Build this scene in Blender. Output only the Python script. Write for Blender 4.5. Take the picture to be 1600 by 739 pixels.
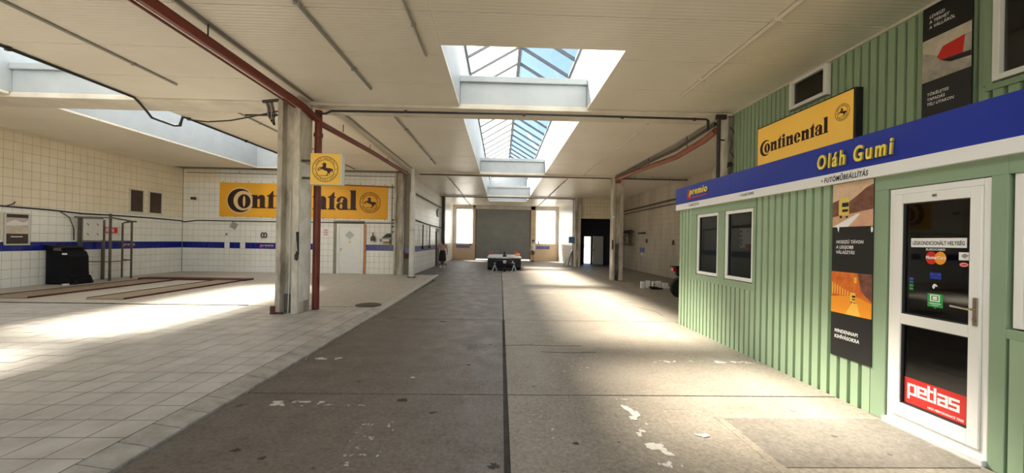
import bpy, bmesh, math, random
from mathutils import Vector, Matrix

random.seed(7)
for o in list(bpy.data.objects):
    bpy.data.objects.remove(o)
SC = bpy.context.scene
COL = SC.collection

# ------------------------------------------------------------------ camera
EYE = 1.65
PSI = math.atan(17 / 620)
ROLL = math.radians(1.0)
cam = bpy.data.cameras.new('camera')
cam.sensor_fit = 'HORIZONTAL'
cam.sensor_width = 36.0
cam.lens = 620 / 1600 * 36
cam.shift_y = 6.5 / 1600
cam.clip_start = 0.02
cam.clip_end = 500
camo = bpy.data.objects.new('camera', cam)
COL.objects.link(camo)
_f = Vector((math.sin(PSI), math.cos(PSI), 0))
_r = Vector((math.cos(PSI), -math.sin(PSI), 0))
_u = Vector((0, 0, 1))
_rr = _r * math.cos(ROLL) + _u * math.sin(ROLL)
_uu = -_r * math.sin(ROLL) + _u * math.cos(ROLL)
camo.matrix_world = Matrix(((_rr.x, _uu.x, -_f.x, 0), (_rr.y, _uu.y, -_f.y, 0), (_rr.z, _uu.z, -_f.z, EYE), (0, 0, 0, 1)))
SC.camera = camo

# ------------------------------------------------------------------ sky, sun, exposure
SUN_DIR = Vector((-0.42, 0.66, 1.0)).normalized()      # towards the sun: ahead, high, a little left
world = bpy.data.worlds.new('sky')
SC.world = world
world.use_nodes = True
wn = world.node_tree
wn.nodes.clear()
sky = wn.nodes.new('ShaderNodeTexSky')
sky.sky_type = 'NISHITA'
sky.sun_disc = False
sky.sun_elevation = math.asin(SUN_DIR.z)
sky.sun_rotation = math.atan2(SUN_DIR.x, SUN_DIR.y)
sky.air_density = 1.0
sky.dust_density = 0.2
sky.ozone_density = 2.0
bg = wn.nodes.new('ShaderNodeBackground')
bg.inputs['Strength'].default_value = 0.042
wo = wn.nodes.new('ShaderNodeOutputWorld')
wn.links.new(sky.outputs[0], bg.inputs[0])
wn.links.new(bg.outputs[0], wo.inputs[0])
sunl = bpy.data.lights.new('sun', 'SUN')
sunl.energy = 8.0
sunl.angle = math.radians(13)
sunl.color = (1.0, 0.90, 0.74)
suno = bpy.data.objects.new('sun', sunl)
COL.objects.link(suno)
suno.rotation_euler = SUN_DIR.to_track_quat('Z', 'Y').to_euler()
suno.location = (-8, 16, 20)
SC.view_settings.view_transform = 'Standard'
SC.view_settings.look = 'None'
SC.view_settings.gamma = 1.0
SC.view_settings.use_curve_mapping = False
SC.view_settings.exposure = 2.75
SC.cycles.use_denoising = True
SC.cycles.max_bounces = 10
SC.cycles.diffuse_bounces = 7
SC.cycles.glossy_bounces = 4
SC.cycles.transmission_bounces = 8
SC.cycles.transparent_max_bounces = 16
SC.cycles.sample_clamp_indirect = 8
SC.cycles.caustics_reflective = False
SC.cycles.caustics_refractive = False

# ------------------------------------------------------------------ materials
MATS = {}
def mat(name, c, c2=None, scale=3.0, rough=0.6, metal=0.0, bump=0.0, bscale=40.0, spec=0.5, detail=6.0, lo=0.35, hi=0.65, stretch=None):
    """principled material; c2 is mottled in by world-space noise, bump is fine relief"""
    if name in MATS:
        return MATS[name]
    m = bpy.data.materials.new(name)
    m.use_nodes = True
    nt = m.node_tree
    b = nt.nodes['Principled BSDF']
    b.inputs['Base Color'].default_value = (*c, 1)
    b.inputs['Roughness'].default_value = rough
    b.inputs['Metallic'].default_value = metal
    b.inputs['Specular IOR Level'].default_value = spec
    if c2 is not None or bump:
        geo = nt.nodes.new('ShaderNodeNewGeometry')
        vec = geo.outputs['Position']
        if stretch:
            mp = nt.nodes.new('ShaderNodeMapping')
            mp.inputs['Scale'].default_value = stretch
            nt.links.new(vec, mp.inputs[0])
            vec = mp.outputs[0]
    if c2 is not None:
        n = nt.nodes.new('ShaderNodeTexNoise')
        n.inputs['Scale'].default_value = scale
        n.inputs['Detail'].default_value = detail
        n.inputs['Roughness'].default_value = 0.65
        nt.links.new(vec, n.inputs['Vector'])
        r = nt.nodes.new('ShaderNodeValToRGB')
        r.color_ramp.elements[0].position = lo
        r.color_ramp.elements[0].color = (*c, 1)
        r.color_ramp.elements[1].position = hi
        r.color_ramp.elements[1].color = (*c2, 1)
        nt.links.new(n.outputs[0], r.inputs[0])
        nt.links.new(r.outputs[0], b.inputs['Base Color'])
    if bump:
        n2 = nt.nodes.new('ShaderNodeTexNoise')
        n2.inputs['Scale'].default_value = bscale
        n2.inputs['Detail'].default_value = 4
        nt.links.new(geo.outputs['Position'], n2.inputs['Vector'])
        bp = nt.nodes.new('ShaderNodeBump')
        bp.inputs['Strength'].default_value = bump
        bp.inputs['Distance'].default_value = 0.02
        nt.links.new(n2.outputs[0], bp.inputs['Height'])
        nt.links.new(bp.outputs[0], b.inputs['Normal'])
    MATS[name] = m
    return m

def glass_mat(name, tint=(1, 1, 1), frost=0.0, refl=0.05, frost_col=(0.9, 0.92, 0.95)):
    """thin pane: mostly see-through, a Fresnel mirror coat, some milky scatter"""
    m = bpy.data.materials.new(name)
    m.use_nodes = True
    nt = m.node_tree
    nt.nodes.clear()
    out = nt.nodes.new('ShaderNodeOutputMaterial')
    tr = nt.nodes.new('ShaderNodeBsdfTransparent')
    tr.inputs[0].default_value = (*tint, 1)
    src = tr.outputs[0]
    if frost:
        tl = nt.nodes.new('ShaderNodeBsdfTranslucent')
        tl.inputs[0].default_value = (*frost_col, 1)
        mx = nt.nodes.new('ShaderNodeMixShader')
        mx.inputs[0].default_value = frost
        nt.links.new(src, mx.inputs[1])
        nt.links.new(tl.outputs[0], mx.inputs[2])
        src = mx.outputs[0]
    gl = nt.nodes.new('ShaderNodeBsdfGlossy')
    gl.inputs['Roughness'].default_value = 0.03
    lw = nt.nodes.new('ShaderNodeLayerWeight')
    pw_ = nt.nodes.new('ShaderNodeMath')
    pw_.operation = 'POWER'
    pw_.inputs[1].default_value = 4.5
    nt.links.new(lw.outputs['Facing'], pw_.inputs[0])
    ma = nt.nodes.new('ShaderNodeMath')
    ma.operation = 'MULTIPLY_ADD'
    ma.inputs[1].default_value = 0.95 - refl
    ma.inputs[2].default_value = refl
    lw.inputs[0].default_value = 0.5
    nt.links.new(pw_.outputs[0], ma.inputs[0])
    mx2 = nt.nodes.new('ShaderNodeMixShader')
    nt.links.new(ma.outputs[0], mx2.inputs[0])
    nt.links.new(src, mx2.inputs[1])
    nt.links.new(gl.outputs[0], mx2.inputs[2])
    nt.links.new(mx2.outputs[0], out.inputs[0])
    MATS[name] = m
    return m

def concrete_floor(name, base, dark, light):
    """worn workshop concrete: cloudy stains, oil spots, speckle"""
    m = bpy.data.materials.new(name)
    m.use_nodes = True
    nt = m.node_tree
    b = nt.nodes['Principled BSDF']
    geo = nt.nodes.new('ShaderNodeNewGeometry')
    def noise(s, d=6, r=0.6):
        n = nt.nodes.new('ShaderNodeTexNoise')
        n.inputs['Scale'].default_value = s
        n.inputs['Detail'].default_value = d
        n.inputs['Roughness'].default_value = r
        nt.links.new(geo.outputs['Position'], n.inputs['Vector'])
        return n.outputs[0]
    def ramp(src, p0, c0, p1, c1):
        r = nt.nodes.new('ShaderNodeValToRGB')
        r.color_ramp.elements[0].position = p0
        r.color_ramp.elements[0].color = (*c0, 1)
        r.color_ramp.elements[1].position = p1
        r.color_ramp.elements[1].color = (*c1, 1)
        nt.links.new(src, r.inputs[0])
        return r.outputs[0]
    def mix(fac, a, c):
        x = nt.nodes.new('ShaderNodeMix')
        x.data_type = 'RGBA'
        nt.links.new(fac, x.inputs[0])
        nt.links.new(a, x.inputs[6])
        if isinstance(c, tuple):
            x.inputs[7].default_value = (*c, 1)
        else:
            nt.links.new(c, x.inputs[7])
        return x.outputs[2]
    col = ramp(noise(0.9, 8, 0.7), 0.3, dark, 0.72, light)
    col2 = ramp(noise(9, 6, 0.7), 0.35, dark, 0.7, base)
    f0 = nt.nodes.new('ShaderNodeValue')
    f0.outputs[0].default_value = 0.5
    col = mix(f0.outputs[0], col, col2)
    col3 = ramp(noise(26, 8, 0.8), 0.36, tuple(x * .6 for x in dark), 0.64, light)
    f1 = nt.nodes.new('ShaderNodeValue')
    f1.outputs[0].default_value = 0.55
    col = mix(f1.outputs[0], col, col3)
    sp = ramp(noise(5.0, 3, 0.5), 0.70, (0, 0, 0), 0.76, (1, 1, 1))
    col = mix(sp, col, tuple(x * 0.32 for x in dark))
    sp2 = ramp(noise(38, 2, 0.5), 0.70, (0, 0, 0), 0.78, (1, 1, 1))
    col = mix(sp2, col, tuple(min(1, x * 1.5) for x in light))
    nt.links.new(col, b.inputs['Base Color'])
    rr = ramp(noise(3, 5), 0.3, (0.42,) * 3, 0.7, (0.7,) * 3)
    nt.links.new(rr, b.inputs['Roughness'])
    b.inputs['Specular IOR Level'].default_value = 0.35
    bp = nt.nodes.new('ShaderNodeBump')
    bp.inputs['Strength'].default_value = 0.25
    bp.inputs['Distance'].default_value = 0.01
    nt.links.new(noise(60, 5), bp.inputs['Height'])
    nt.links.new(bp.outputs[0], b.inputs['Normal'])
    MATS[name] = m
    return m

def ceiling_mat(name, c, c2):
    """painted sheet panels with fine transverse micro ribs"""
    m = mat(name, c, c2, scale=0.5, rough=0.36, spec=0.45)
    nt = m.node_tree
    b = nt.nodes['Principled BSDF']
    geo = nt.nodes.new('ShaderNodeNewGeometry')
    sx = nt.nodes.new('ShaderNodeSeparateXYZ')
    nt.links.new(geo.outputs['Position'], sx.inputs[0])
    mu = nt.nodes.new('ShaderNodeMath')
    mu.operation = 'MULTIPLY'
    mu.inputs[1].default_value = 2 * math.pi / 0.075
    nt.links.new(sx.outputs[1], mu.inputs[0])
    sn = nt.nodes.new('ShaderNodeMath')
    sn.operation = 'SINE'
    nt.links.new(mu.outputs[0], sn.inputs[0])
    bp = nt.nodes.new('ShaderNodeBump')
    bp.inputs['Strength'].default_value = 0.25
    bp.inputs['Distance'].default_value = 0.003
    nt.links.new(sn.outputs[0], bp.inputs['Height'])
    nt.links.new(bp.outputs[0], b.inputs['Normal'])
    return m

concrete_floor('concrete', (0.175, 0.154, 0.130), (0.072, 0.063, 0.054), (0.215, 0.188, 0.157))
concrete_floor('concrete_warm', (0.30, 0.262, 0.21), (0.14, 0.122, 0.10), (0.36, 0.315, 0.25))
concrete_floor('concrete_patch', (0.19, 0.17, 0.145), (0.12, 0.107, 0.09), (0.235, 0.21, 0.175))
concrete_floor('platform_concrete', (0.56, 0.52, 0.45), (0.40, 0.36, 0.30), (0.62, 0.58, 0.50))
ceiling_mat('ceiling_paint', (0.85, 0.79, 0.675), (0.78, 0.72, 0.605))
mat('white_upstand', (0.47, 0.50, 0.51), (0.41, 0.44, 0.455), 1.5, rough=0.5)
mat('beam_paint', (0.74, 0.69, 0.59), (0.60, 0.54, 0.45), 1.5, rough=0.6)
mat('bar_grey', (0.16, 0.165, 0.165), rough=0.5)
mat('roof_deck', (0.25, 0.24, 0.22), rough=0.9)
mat('joint_dark', (0.035, 0.031, 0.027), (0.07, 0.06, 0.05), 4, rough=0.95)
mat('tile_white', (0.88, 0.87, 0.83), (0.78, 0.76, 0.70), 1.1, rough=0.28, lo=0.4, hi=0.75)
mat('tile_cream', (0.86, 0.78, 0.63), (0.77, 0.68, 0.52), 0.9, rough=0.3)
mat('tile_grimy', (0.62, 0.56, 0.46), (0.45, 0.39, 0.31), 0.9, rough=0.45, stretch=(1, 1, 0.4))
mat('tile_blue', (0.008, 0.015, 0.20), (0.012, 0.02, 0.25), 2, rough=0.2)
mat('tile_blue_pale', (0.12, 0.14, 0.36), (0.16, 0.18, 0.42), 2, rough=0.3)
mat('grout', (0.33, 0.295, 0.24), (0.25, 0.22, 0.175), 2, rough=0.9)
mat('floor_tile', (0.55, 0.53, 0.50), (0.36, 0.335, 0.30), 2.2, rough=0.38, lo=0.38, hi=0.72, bump=0.06, bscale=25)
mat('floor_grout', (0.10, 0.092, 0.08), rough=0.95)
mat('kerb_stone', (0.46, 0.435, 0.40), (0.30, 0.28, 0.25), 5, rough=0.75, bump=0.2)
mat('old_concrete', (0.68, 0.63, 0.54), (0.27, 0.235, 0.19), 2.6, rough=0.85, bump=0.2, bscale=18, stretch=(1, 1, 0.35))
mat('column_lit', (0.86, 0.85, 0.81), (0.66, 0.64, 0.59), 4, rough=0.7, bump=0.1)  # pale tone standing in for light on the column side
mat('dark_mottle', (0.045, 0.04, 0.036), (0.16, 0.145, 0.125), 3, rough=0.9)
mat('red_pipe', (0.20, 0.035, 0.018), (0.15, 0.024, 0.013), 3, rough=0.45)
mat('rust_pipe', (0.33, 0.10, 0.05), (0.22, 0.065, 0.035), 4, rough=0.55)
mat('black_steel', (0.02, 0.018, 0.017), (0.035, 0.03, 0.027), 5, rough=0.5)
mat('cable_black', (0.012, 0.012, 0.012), rough=0.6)
mat('conduit_grey', (0.30, 0.29, 0.26), rough=0.5)
mat('conduit_cream', (0.68, 0.62, 0.52), rough=0.5)
mat('steel_white', (0.72, 0.72, 0.70), (0.6, 0.59, 0.56), 3, rough=0.4)
mat('green_sheet', (0.335, 0.45, 0.29), (0.31, 0.42, 0.27), 2, rough=0.48)
mat('green_trim', (0.275, 0.38, 0.245), (0.25, 0.35, 0.225), 2, rough=0.5)
mat('pvc_white', (0.86, 0.85, 0.81), rough=0.3)
mat('pvc_gasket', (0.03, 0.03, 0.03), rough=0.7)
mat('fascia_blue', (0.005, 0.024, 0.30), (0.008, 0.030, 0.35), 1.0, rough=0.35)
mat('fascia_white', (0.86, 0.86, 0.85), rough=0.35)
mat('letter_yellow', (0.90, 0.72, 0.10), rough=0.35)
mat('letter_side', (0.40, 0.30, 0.04), rough=0.5)
mat('sign_yellow', (0.92, 0.53, 0.05), (0.94, 0.60, 0.10), 0.8, rough=0.4)
_m = mat('sign_yellow_glow', (0.92, 0.53, 0.05), (0.94, 0.60, 0.10), 0.8, rough=0.4)
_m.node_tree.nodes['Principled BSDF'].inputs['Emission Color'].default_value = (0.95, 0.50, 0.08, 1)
_m.node_tree.nodes['Principled BSDF'].inputs['Emission Strength'].default_value = 0.035  # weak glow added to lift the yellow face
mat('banner_orange', (0.85, 0.40, 0.018), (0.90, 0.47, 0.035), 0.5, rough=0.55, bump=0.06, bscale=3)
mat('banner_brown', (0.035, 0.008, 0.008), rough=0.6)
mat('halo_cream', (0.85, 0.60, 0.30), rough=0.6)
mat('print_black', (0.012, 0.012, 0.012), rough=0.4)
mat('print_white', (0.85, 0.85, 0.84), rough=0.45)
mat('print_red', (0.66, 0.02, 0.015), rough=0.4)
mat('print_orange', (0.90, 0.33, 0.02), rough=0.4)
mat('print_green', (0.03, 0.35, 0.07), rough=0.4)
mat('print_blue', (0.05, 0.10, 0.40), rough=0.4)
mat('print_sky', (0.78, 0.58, 0.38), (0.62, 0.40, 0.26), 6, rough=0.4)
mat('print_hill', (0.14, 0.05, 0.035), (0.24, 0.10, 0.06), 12, rough=0.4)
mat('print_road', (0.72, 0.42, 0.27), (0.60, 0.33, 0.20), 9, rough=0.4)
mat('print_truck', (0.72, 0.55, 0.12), rough=0.4)
mat('print_tunnel', (0.62, 0.10, 0.015), (0.80, 0.22, 0.02), 9, rough=0.4)
mat('print_glow', (0.95, 0.55, 0.08), rough=0.4)
mat('print_grey', (0.32, 0.29, 0.25), (0.55, 0.50, 0.43), 7, rough=0.4)
mat('print_cream', (0.70, 0.62, 0.50), (0.55, 0.47, 0.37), 8, rough=0.4)
mat('print_lilac', (0.50, 0.42, 0.45), (0.62, 0.52, 0.48), 9, rough=0.35)
mat('sign_grey', (0.62, 0.60, 0.54), rough=0.5)
mat('shutter_grey', (0.24, 0.24, 0.24), (0.28, 0.28, 0.275), 2, rough=0.35, metal=0.3)
mat('wall_beige', (0.70, 0.53, 0.36), (0.62, 0.46, 0.31), 1.4, rough=0.6)
mat('wall_pale', (0.74, 0.71, 0.66), (0.60, 0.56, 0.50), 1.2, rough=0.6)
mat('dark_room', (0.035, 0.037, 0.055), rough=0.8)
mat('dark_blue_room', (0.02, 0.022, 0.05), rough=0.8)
mat('office_inside', (0.10, 0.085, 0.07), rough=0.9)
mat('vent_brown', (0.045, 0.027, 0.02), (0.07, 0.045, 0.03), 6, rough=0.6)
mat('door_white', (0.82, 0.82, 0.80), (0.76, 0.76, 0.74), 2, rough=0.35)
mat('orange_post', (0.42, 0.14, 0.04), (0.55, 0.30, 0.14), 9, rough=0.6)
mat('chrome', (0.42, 0.36, 0.28), rough=0.25, metal=1.0)
mat('galvanised', (0.46, 0.47, 0.47), (0.36, 0.37, 0.37), 4, rough=0.4, metal=0.7)
mat('brass_plate', (0.35, 0.28, 0.20), rough=0.35, metal=0.8)
mat('bin_black', (0.004, 0.004, 0.006), rough=0.6, spec=0.2)
mat('rubber', (0.010, 0.010, 0.010), rough=0.75)
mat('rack_steel', (0.075, 0.06, 0.05), (0.13, 0.11, 0.09), 6, rough=0.6)
mat('board_white', (0.72, 0.70, 0.66), rough=0.5)
mat('carton_white', (0.80, 0.79, 0.78), rough=0.6)
mat('lift_steel', (0.24, 0.185, 0.125), (0.32, 0.25, 0.17), 2, rough=0.6)
mat('lift_red', (0.085, 0.016, 0.012), rough=0.6)
mat('drain_steel', (0.055, 0.045, 0.04), (0.18, 0.15, 0.12), 3, rough=0.7)
mat('manhole_iron', (0.055, 0.042, 0.03), (0.09, 0.07, 0.05), 12, rough=0.7, bump=0.3)
mat('trailer_black', (0.006, 0.006, 0.009), (0.013, 0.014, 0.018), 6, rough=0.7)
mat('trailer_deck', (0.62, 0.62, 0.62), rough=0.35, metal=0.2)
mat('lamp_red', (0.55, 0.03, 0.03), rough=0.3)
mat('jack_blue', (0.42, 0.52, 0.62), rough=0.45)
mat('crate_orange', (0.85, 0.35, 0.12), rough=0.6)
mat('skin', (0.52, 0.30, 0.20), rough=0.55)
mat('hair_dark', (0.025, 0.016, 0.012), rough=0.6)
mat('top_pink', (0.46, 0.29, 0.24), rough=0.8)
mat('cloth_black', (0.012, 0.012, 0.014), rough=0.85)
mat('cloth_white', (0.78, 0.77, 0.75), rough=0.85)
mat('cloth_brown', (0.13, 0.085, 0.065), rough=0.85)
mat('shoe_white', (0.8, 0.8, 0.8), rough=0.6)
mat('blue_box', (0.05, 0.13, 0.32), rough=0.4)
mat('sheet_grey', (0.20, 0.21, 0.21), (0.30, 0.31, 0.31), 3, rough=0.5, metal=0.3)
def flaked(name, c, lo, hi, scale):
    m = mat(name, c, tuple(x * .8 for x in c), 14, rough=.7)
    nt = m.node_tree
    geo = nt.nodes.new('ShaderNodeNewGeometry')
    n = nt.nodes.new('ShaderNodeTexNoise')
    n.inputs['Scale'].default_value = scale
    n.inputs['Detail'].default_value = 5
    nt.links.new(geo.outputs['Position'], n.inputs['Vector'])
    r = nt.nodes.new('ShaderNodeValToRGB')
    r.color_ramp.elements[0].position = lo
    r.color_ramp.elements[1].position = hi
    nt.links.new(n.outputs[0], r.inputs[0])
    nt.links.new(r.outputs[0], nt.nodes['Principled BSDF'].inputs['Alpha'])
flaked('worn_paint', (0.62, 0.59, 0.53), .53, .56, 8)
flaked('faint_paint', (0.55, 0.51, 0.44), .60, .66, 14)
mat('outside_ground', (0.34, 0.32, 0.29), (0.26, 0.25, 0.23), 0.4, rough=0.9)
mat('steel_plate', (0.18, 0.17, 0.15), rough=0.6)
mat('paper', (0.78, 0.74, 0.66), rough=0.8)
glass_mat('pane_frosted', (0.97, 0.98, 1.0), frost=0.42)
glass_mat('pane_clear', (0.86, 0.93, 1.0), frost=0.012)
glass_mat('pane_window', (0.93, 0.95, 0.97), frost=0.25)
glass_mat('pane_office', (0.55, 0.55, 0.55))

# ------------------------------------------------------------------ builders
WL = {}                                   # world location of every object that can be a parent
class MB:
    """collects solid pieces of ONE object; M maps local (u, v, w) to the world"""
    def __init__(s, M=None):
        s.v, s.f, s.m, s.M = [], [], [], M
    def add(s, verts, faces, mi=0):
        n = len(s.v)
        s.v += [Vector(p) for p in verts]
        s.f += [tuple(i + n for i in q) for q in faces]
        s.m += [mi] * len(faces)
        return s
    def box(s, x0, x1, y0, y1, z0, z1, mi=0):
        p = [(x, y, z) for z in (z0, z1) for y in (y0, y1) for x in (x0, x1)]
        return s.add(p, [(0, 2, 3, 1), (4, 5, 7, 6), (0, 1, 5, 4), (2, 6, 7, 3), (0, 4, 6, 2), (1, 3, 7, 5)], mi)
    def prism(s, poly, w0, w1, mi=0):
        """poly in (u, v), extruded along w"""
        n = len(poly)
        s.k = getattr(s, 'k', 0) + 1
        w1 += (s.k % 40) * 1e-5            # no two overlapping pieces share a plane
        a = sum(poly[i][0] * poly[(i + 1) % n][1] - poly[(i + 1) % n][0] * poly[i][1] for i in range(n))
        if a < 0:
            poly = poly[::-1]
        p = [(u, v, w0) for u, v in poly] + [(u, v, w1) for u, v in poly]
        f = [tuple(range(n - 1, -1, -1)), tuple(range(n, 2 * n))]
        f += [(i, (i + 1) % n, n + (i + 1) % n, n + i) for i in range(n)]
        return s.add(p, f, mi)
    def ring(s, cx, cy, r0, r1, w0, w1, mi=0, n=40, a0=0.0, a1=360.0, sx=1.0, sy=1.0, c1=None, s1=None):
        """annular slab (or arc), outer radius r1, inner r0; c1/s1 shift and scale the inner edge"""
        full = abs(a1 - a0) >= 359.9
        k = n if full else n + 1
        ci = c1 or (cx, cy)
        si = s1 or (sx, sy)
        P = []
        for i in range(k):
            t = math.radians(a0 + (a1 - a0) * i / n)
            P.append((cx + r1 * sx * math.cos(t), cy + r1 * sy * math.sin(t), ci[0] + r0 * si[0] * math.cos(t), ci[1] + r0 * si[1] * math.sin(t)))
        for i in range(n):
            a, b = P[i], P[(i + 1) % k]
            s.prism([(a[0], a[1]), (b[0], b[1]), (b[2], b[3]), (a[2], a[3])], w0, w1, mi)
        return s
    def disc(s, cx, cy, rx, ry, w0, w1, mi=0, n=24):
        return s.prism([(cx + rx * math.cos(2 * math.pi * i / n), cy + ry * math.sin(2 * math.pi * i / n)) for i in range(n)], w0, w1, mi)
    def tube(s, pts, r, n=8, mi=0):
        pts = [Vector(p) for p in pts]
        rs = r if isinstance(r, (list, tuple)) else [r] * len(pts)
        rings = []
        for i, p in enumerate(pts):
            d = (pts[min(i + 1, len(pts) - 1)] - pts[max(i - 1, 0)]).normalized()
            a = Vector((0, 0, 1)) if abs(d.z) < 0.9 else Vector((1, 0, 0))
            e1 = d.cross(a).normalized()
            e2 = d.cross(e1)
            k = 1.0
            if 0 < i < len(pts) - 1:
                d0 = (pts[i] - pts[i - 1]).normalized()
                k = 1 / max(0.5, math.cos(d.angle(d0)))
            rings.append([p + (e1 * math.cos(2 * math.pi * j / n) + e2 * math.sin(2 * math.pi * j / n)) * rs[i] * k for j in range(n)])
        V = [q for g in rings for q in g]
        F = []
        for i in range(len(pts) - 1):
            for j in range(n):
                F.append((i * n + j, (i + 1) * n + j, (i + 1) * n + (j + 1) % n, i * n + (j + 1) % n))
        F.append(tuple(range(n)))
        F.append(tuple(range((len(pts) - 1) * n + n - 1, (len(pts) - 1) * n - 1, -1)))
        return s.add(V, F, mi)
    def lathe(s, prof, c=(0, 0, 0), n=20, axis='z', mi=0):
        """prof: (radius, height) from low to high"""
        V, F = [], []
        for r, h in prof:
            for j in range(n):
                t = 2 * math.pi * j / n
                a, b = r * math.cos(t), r * math.sin(t)
                q = {'z': (a, b, h), 'x': (h, a, b), 'y': (b, h, a)}[axis]
                V.append((q[0] + c[0], q[1] + c[1], q[2] + c[2]))
        k = len(prof)
        for i in range(k - 1):
            for j in range(n):
                F.append((i * n + j, i * n + (j + 1) % n, (i + 1) * n + (j + 1) % n, (i + 1) * n + j))
        F.append(tuple(range(n - 1, -1, -1)))
        F.append(tuple(range((k - 1) * n, k * n)))
        return s.add(V, F, mi)
    def bar(s, a, b, wd, ht, mi=0, up=(0, 0, 1)):
        """square bar from a to b"""
        a, b = Vector(a), Vector(b)
        d = (b - a).normalized()
        e1 = d.cross(Vector(up))
        if e1.length < 1e-4:
            e1 = Vector((1, 0, 0))
        e1 = e1.normalized() * wd / 2
        e2 = e1.cross(d).normalized() * ht / 2
        p = [a - e1 - e2, a + e1 - e2, a + e1 + e2, a - e1 + e2, b - e1 - e2, b + e1 - e2, b + e1 + e2, b - e1 + e2]
        return s.add(p, [(0, 1, 2, 3), (7, 6, 5, 4), (0, 4, 5, 1), (1, 5, 6, 2), (2, 6, 7, 3), (3, 7, 4, 0)], mi)
    def glyphs(s, g, u0, v0, wd, ht, w0, w1, mi=0):
        """text mesh g fitted into the box (u0, v0, wd, ht); depth w0..w1"""
        vs, fs = g
        x0, x1 = min(p[0] for p in vs), max(p[0] for p in vs)
        y0, y1 = min(p[1] for p in vs), max(p[1] for p in vs)
        V = [(u0 + (p[0] - x0) / (x1 - x0) * wd, v0 + (p[1] - y0) / (y1 - y0) * ht, w1 if p[2] > 0 else w0) for p in vs]
        return s.add(V, fs, mi)
    def stroke(s, pts, wd, w0, w1, mi=0):
        for (a, b), (c, d) in zip(pts, pts[1:]):
            dx, dy = c - a, d - b
            L = math.hypot(dx, dy)
            ex, ey = dx / L * wd / 2, dy / L * wd / 2
            a_, b_, c_, d_ = a - ex, b - ey, c + ex, d + ey
            s.prism([(a_ - ey, b_ + ex), (c_ - ey, d_ + ex), (c_ + ey, d_ - ex), (a_ + ey, b_ - ex)], w0, w1, mi)
        return s
    def build(s, name, mats, parent=None, smooth=False, bevel=0.0, loc=None):
        V = [s.M @ p for p in s.v] if s.M else s.v
        if not isinstance(mats, (list, tuple)):
            mats = [mats]
        if loc is None:
            lo = [min(p[i] for p in V) for i in range(3)]
            hi = [max(p[i] for p in V) for i in range(3)]
            loc = Vector(((lo[0] + hi[0]) / 2, (lo[1] + hi[1]) / 2, lo[2]))
        loc = Vector(loc)
        me = bpy.data.meshes.new(name)
        me.from_pydata([p - loc for p in V], [], s.f)
        for q in mats:
            me.materials.append(MATS[q])
        if len(mats) > 1:
            me.polygons.foreach_set('material_index', s.m)
        if smooth:
            me.polygons.foreach_set('use_smooth', [True] * len(me.polygons))
            me.set_sharp_from_angle(angle=math.radians(40))
        me.update()
        return link(name, me, loc, parent, bevel)

def link(name, me, loc, parent=None, bevel=0.0):
    o = bpy.data.objects.new(name, me)
    COL.objects.link(o)
    WL[o.name] = Vector(loc)
    if parent is not None:
        o.parent = parent
        o.location = Vector(loc) - WL[parent.name]
    else:
        o.location = loc
    if bevel:
        md = o.modifiers.new('bevel', 'BEVEL')
        md.width = bevel
        md.segments = 2
        md.limit_method = 'ANGLE'
    return o

def tag(o, label=None, cat=None, group=None, kind=None):
    if label: o['label'] = label
    if cat: o['category'] = cat
    if group: o['group'] = group
    if kind: o['kind'] = kind
    return o

def thing(name, loc, label, cat, group=None, kind=None):
    o = bpy.data.objects.new(name, None)
    o.empty_display_size = 0.1
    COL.objects.link(o)
    o.location = loc
    WL[o.name] = Vector(loc)
    return tag(o, label, cat, group, kind)

def struct(name, label, loc=(0, 0, 0)):
    cat = {'trim': 'beam'}.get(name.split('_')[0], name.split('_')[0])
    return thing(name, loc, label, cat, None, 'structure')

def frame(origin, ex, ey=(0, 0, 1)):
    ex, ey = Vector(ex), Vector(ey)
    n = ex.cross(ey)
    o = Vector(origin)
    return Matrix(((ex.x, ey.x, n.x, o.x), (ex.y, ey.y, n.y, o.y), (ex.z, ey.z, n.z, o.z), (0, 0, 0, 1)))
def wall_px(x, y=0.0, z=0.0):             # plane facing -X (office front): u runs towards -Y
    return frame((x, y, z), (0, -1, 0))
def wall_ny(y, x=0.0, z=0.0):             # plane facing -Y (rear walls): u runs towards +X
    return frame((x, y, z), (1, 0, 0))
def wall_nx(x, y=0.0, z=0.0):             # plane facing +X (left wall): u runs towards +Y
    return frame((x, y, z), (0, 1, 0))

# text meshes and the two bodies need the dependency graph: make them first, while the scene is empty
def text_mesh(txt, bold=0.0, shear=0.0, space=1.0, line=1.0):
    cu = bpy.data.curves.new('text', 'FONT')
    cu.body = txt
    cu.offset = bold
    cu.shear = shear
    cu.space_character = space
    cu.space_line = line
    cu.extrude = 0.1
    cu.resolution_u = 3
    ob = bpy.data.objects.new('text', cu)
    COL.objects.link(ob)
    me = bpy.data.meshes.new_from_object(ob.evaluated_get(bpy.context.evaluated_depsgraph_get()))
    g = ([tuple(v.co) for v in me.vertices], [tuple(p.vertices) for p in me.polygons])
    bpy.data.objects.remove(ob)
    bpy.data.curves.remove(cu)
    bpy.data.meshes.remove(me)
    return g

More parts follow.
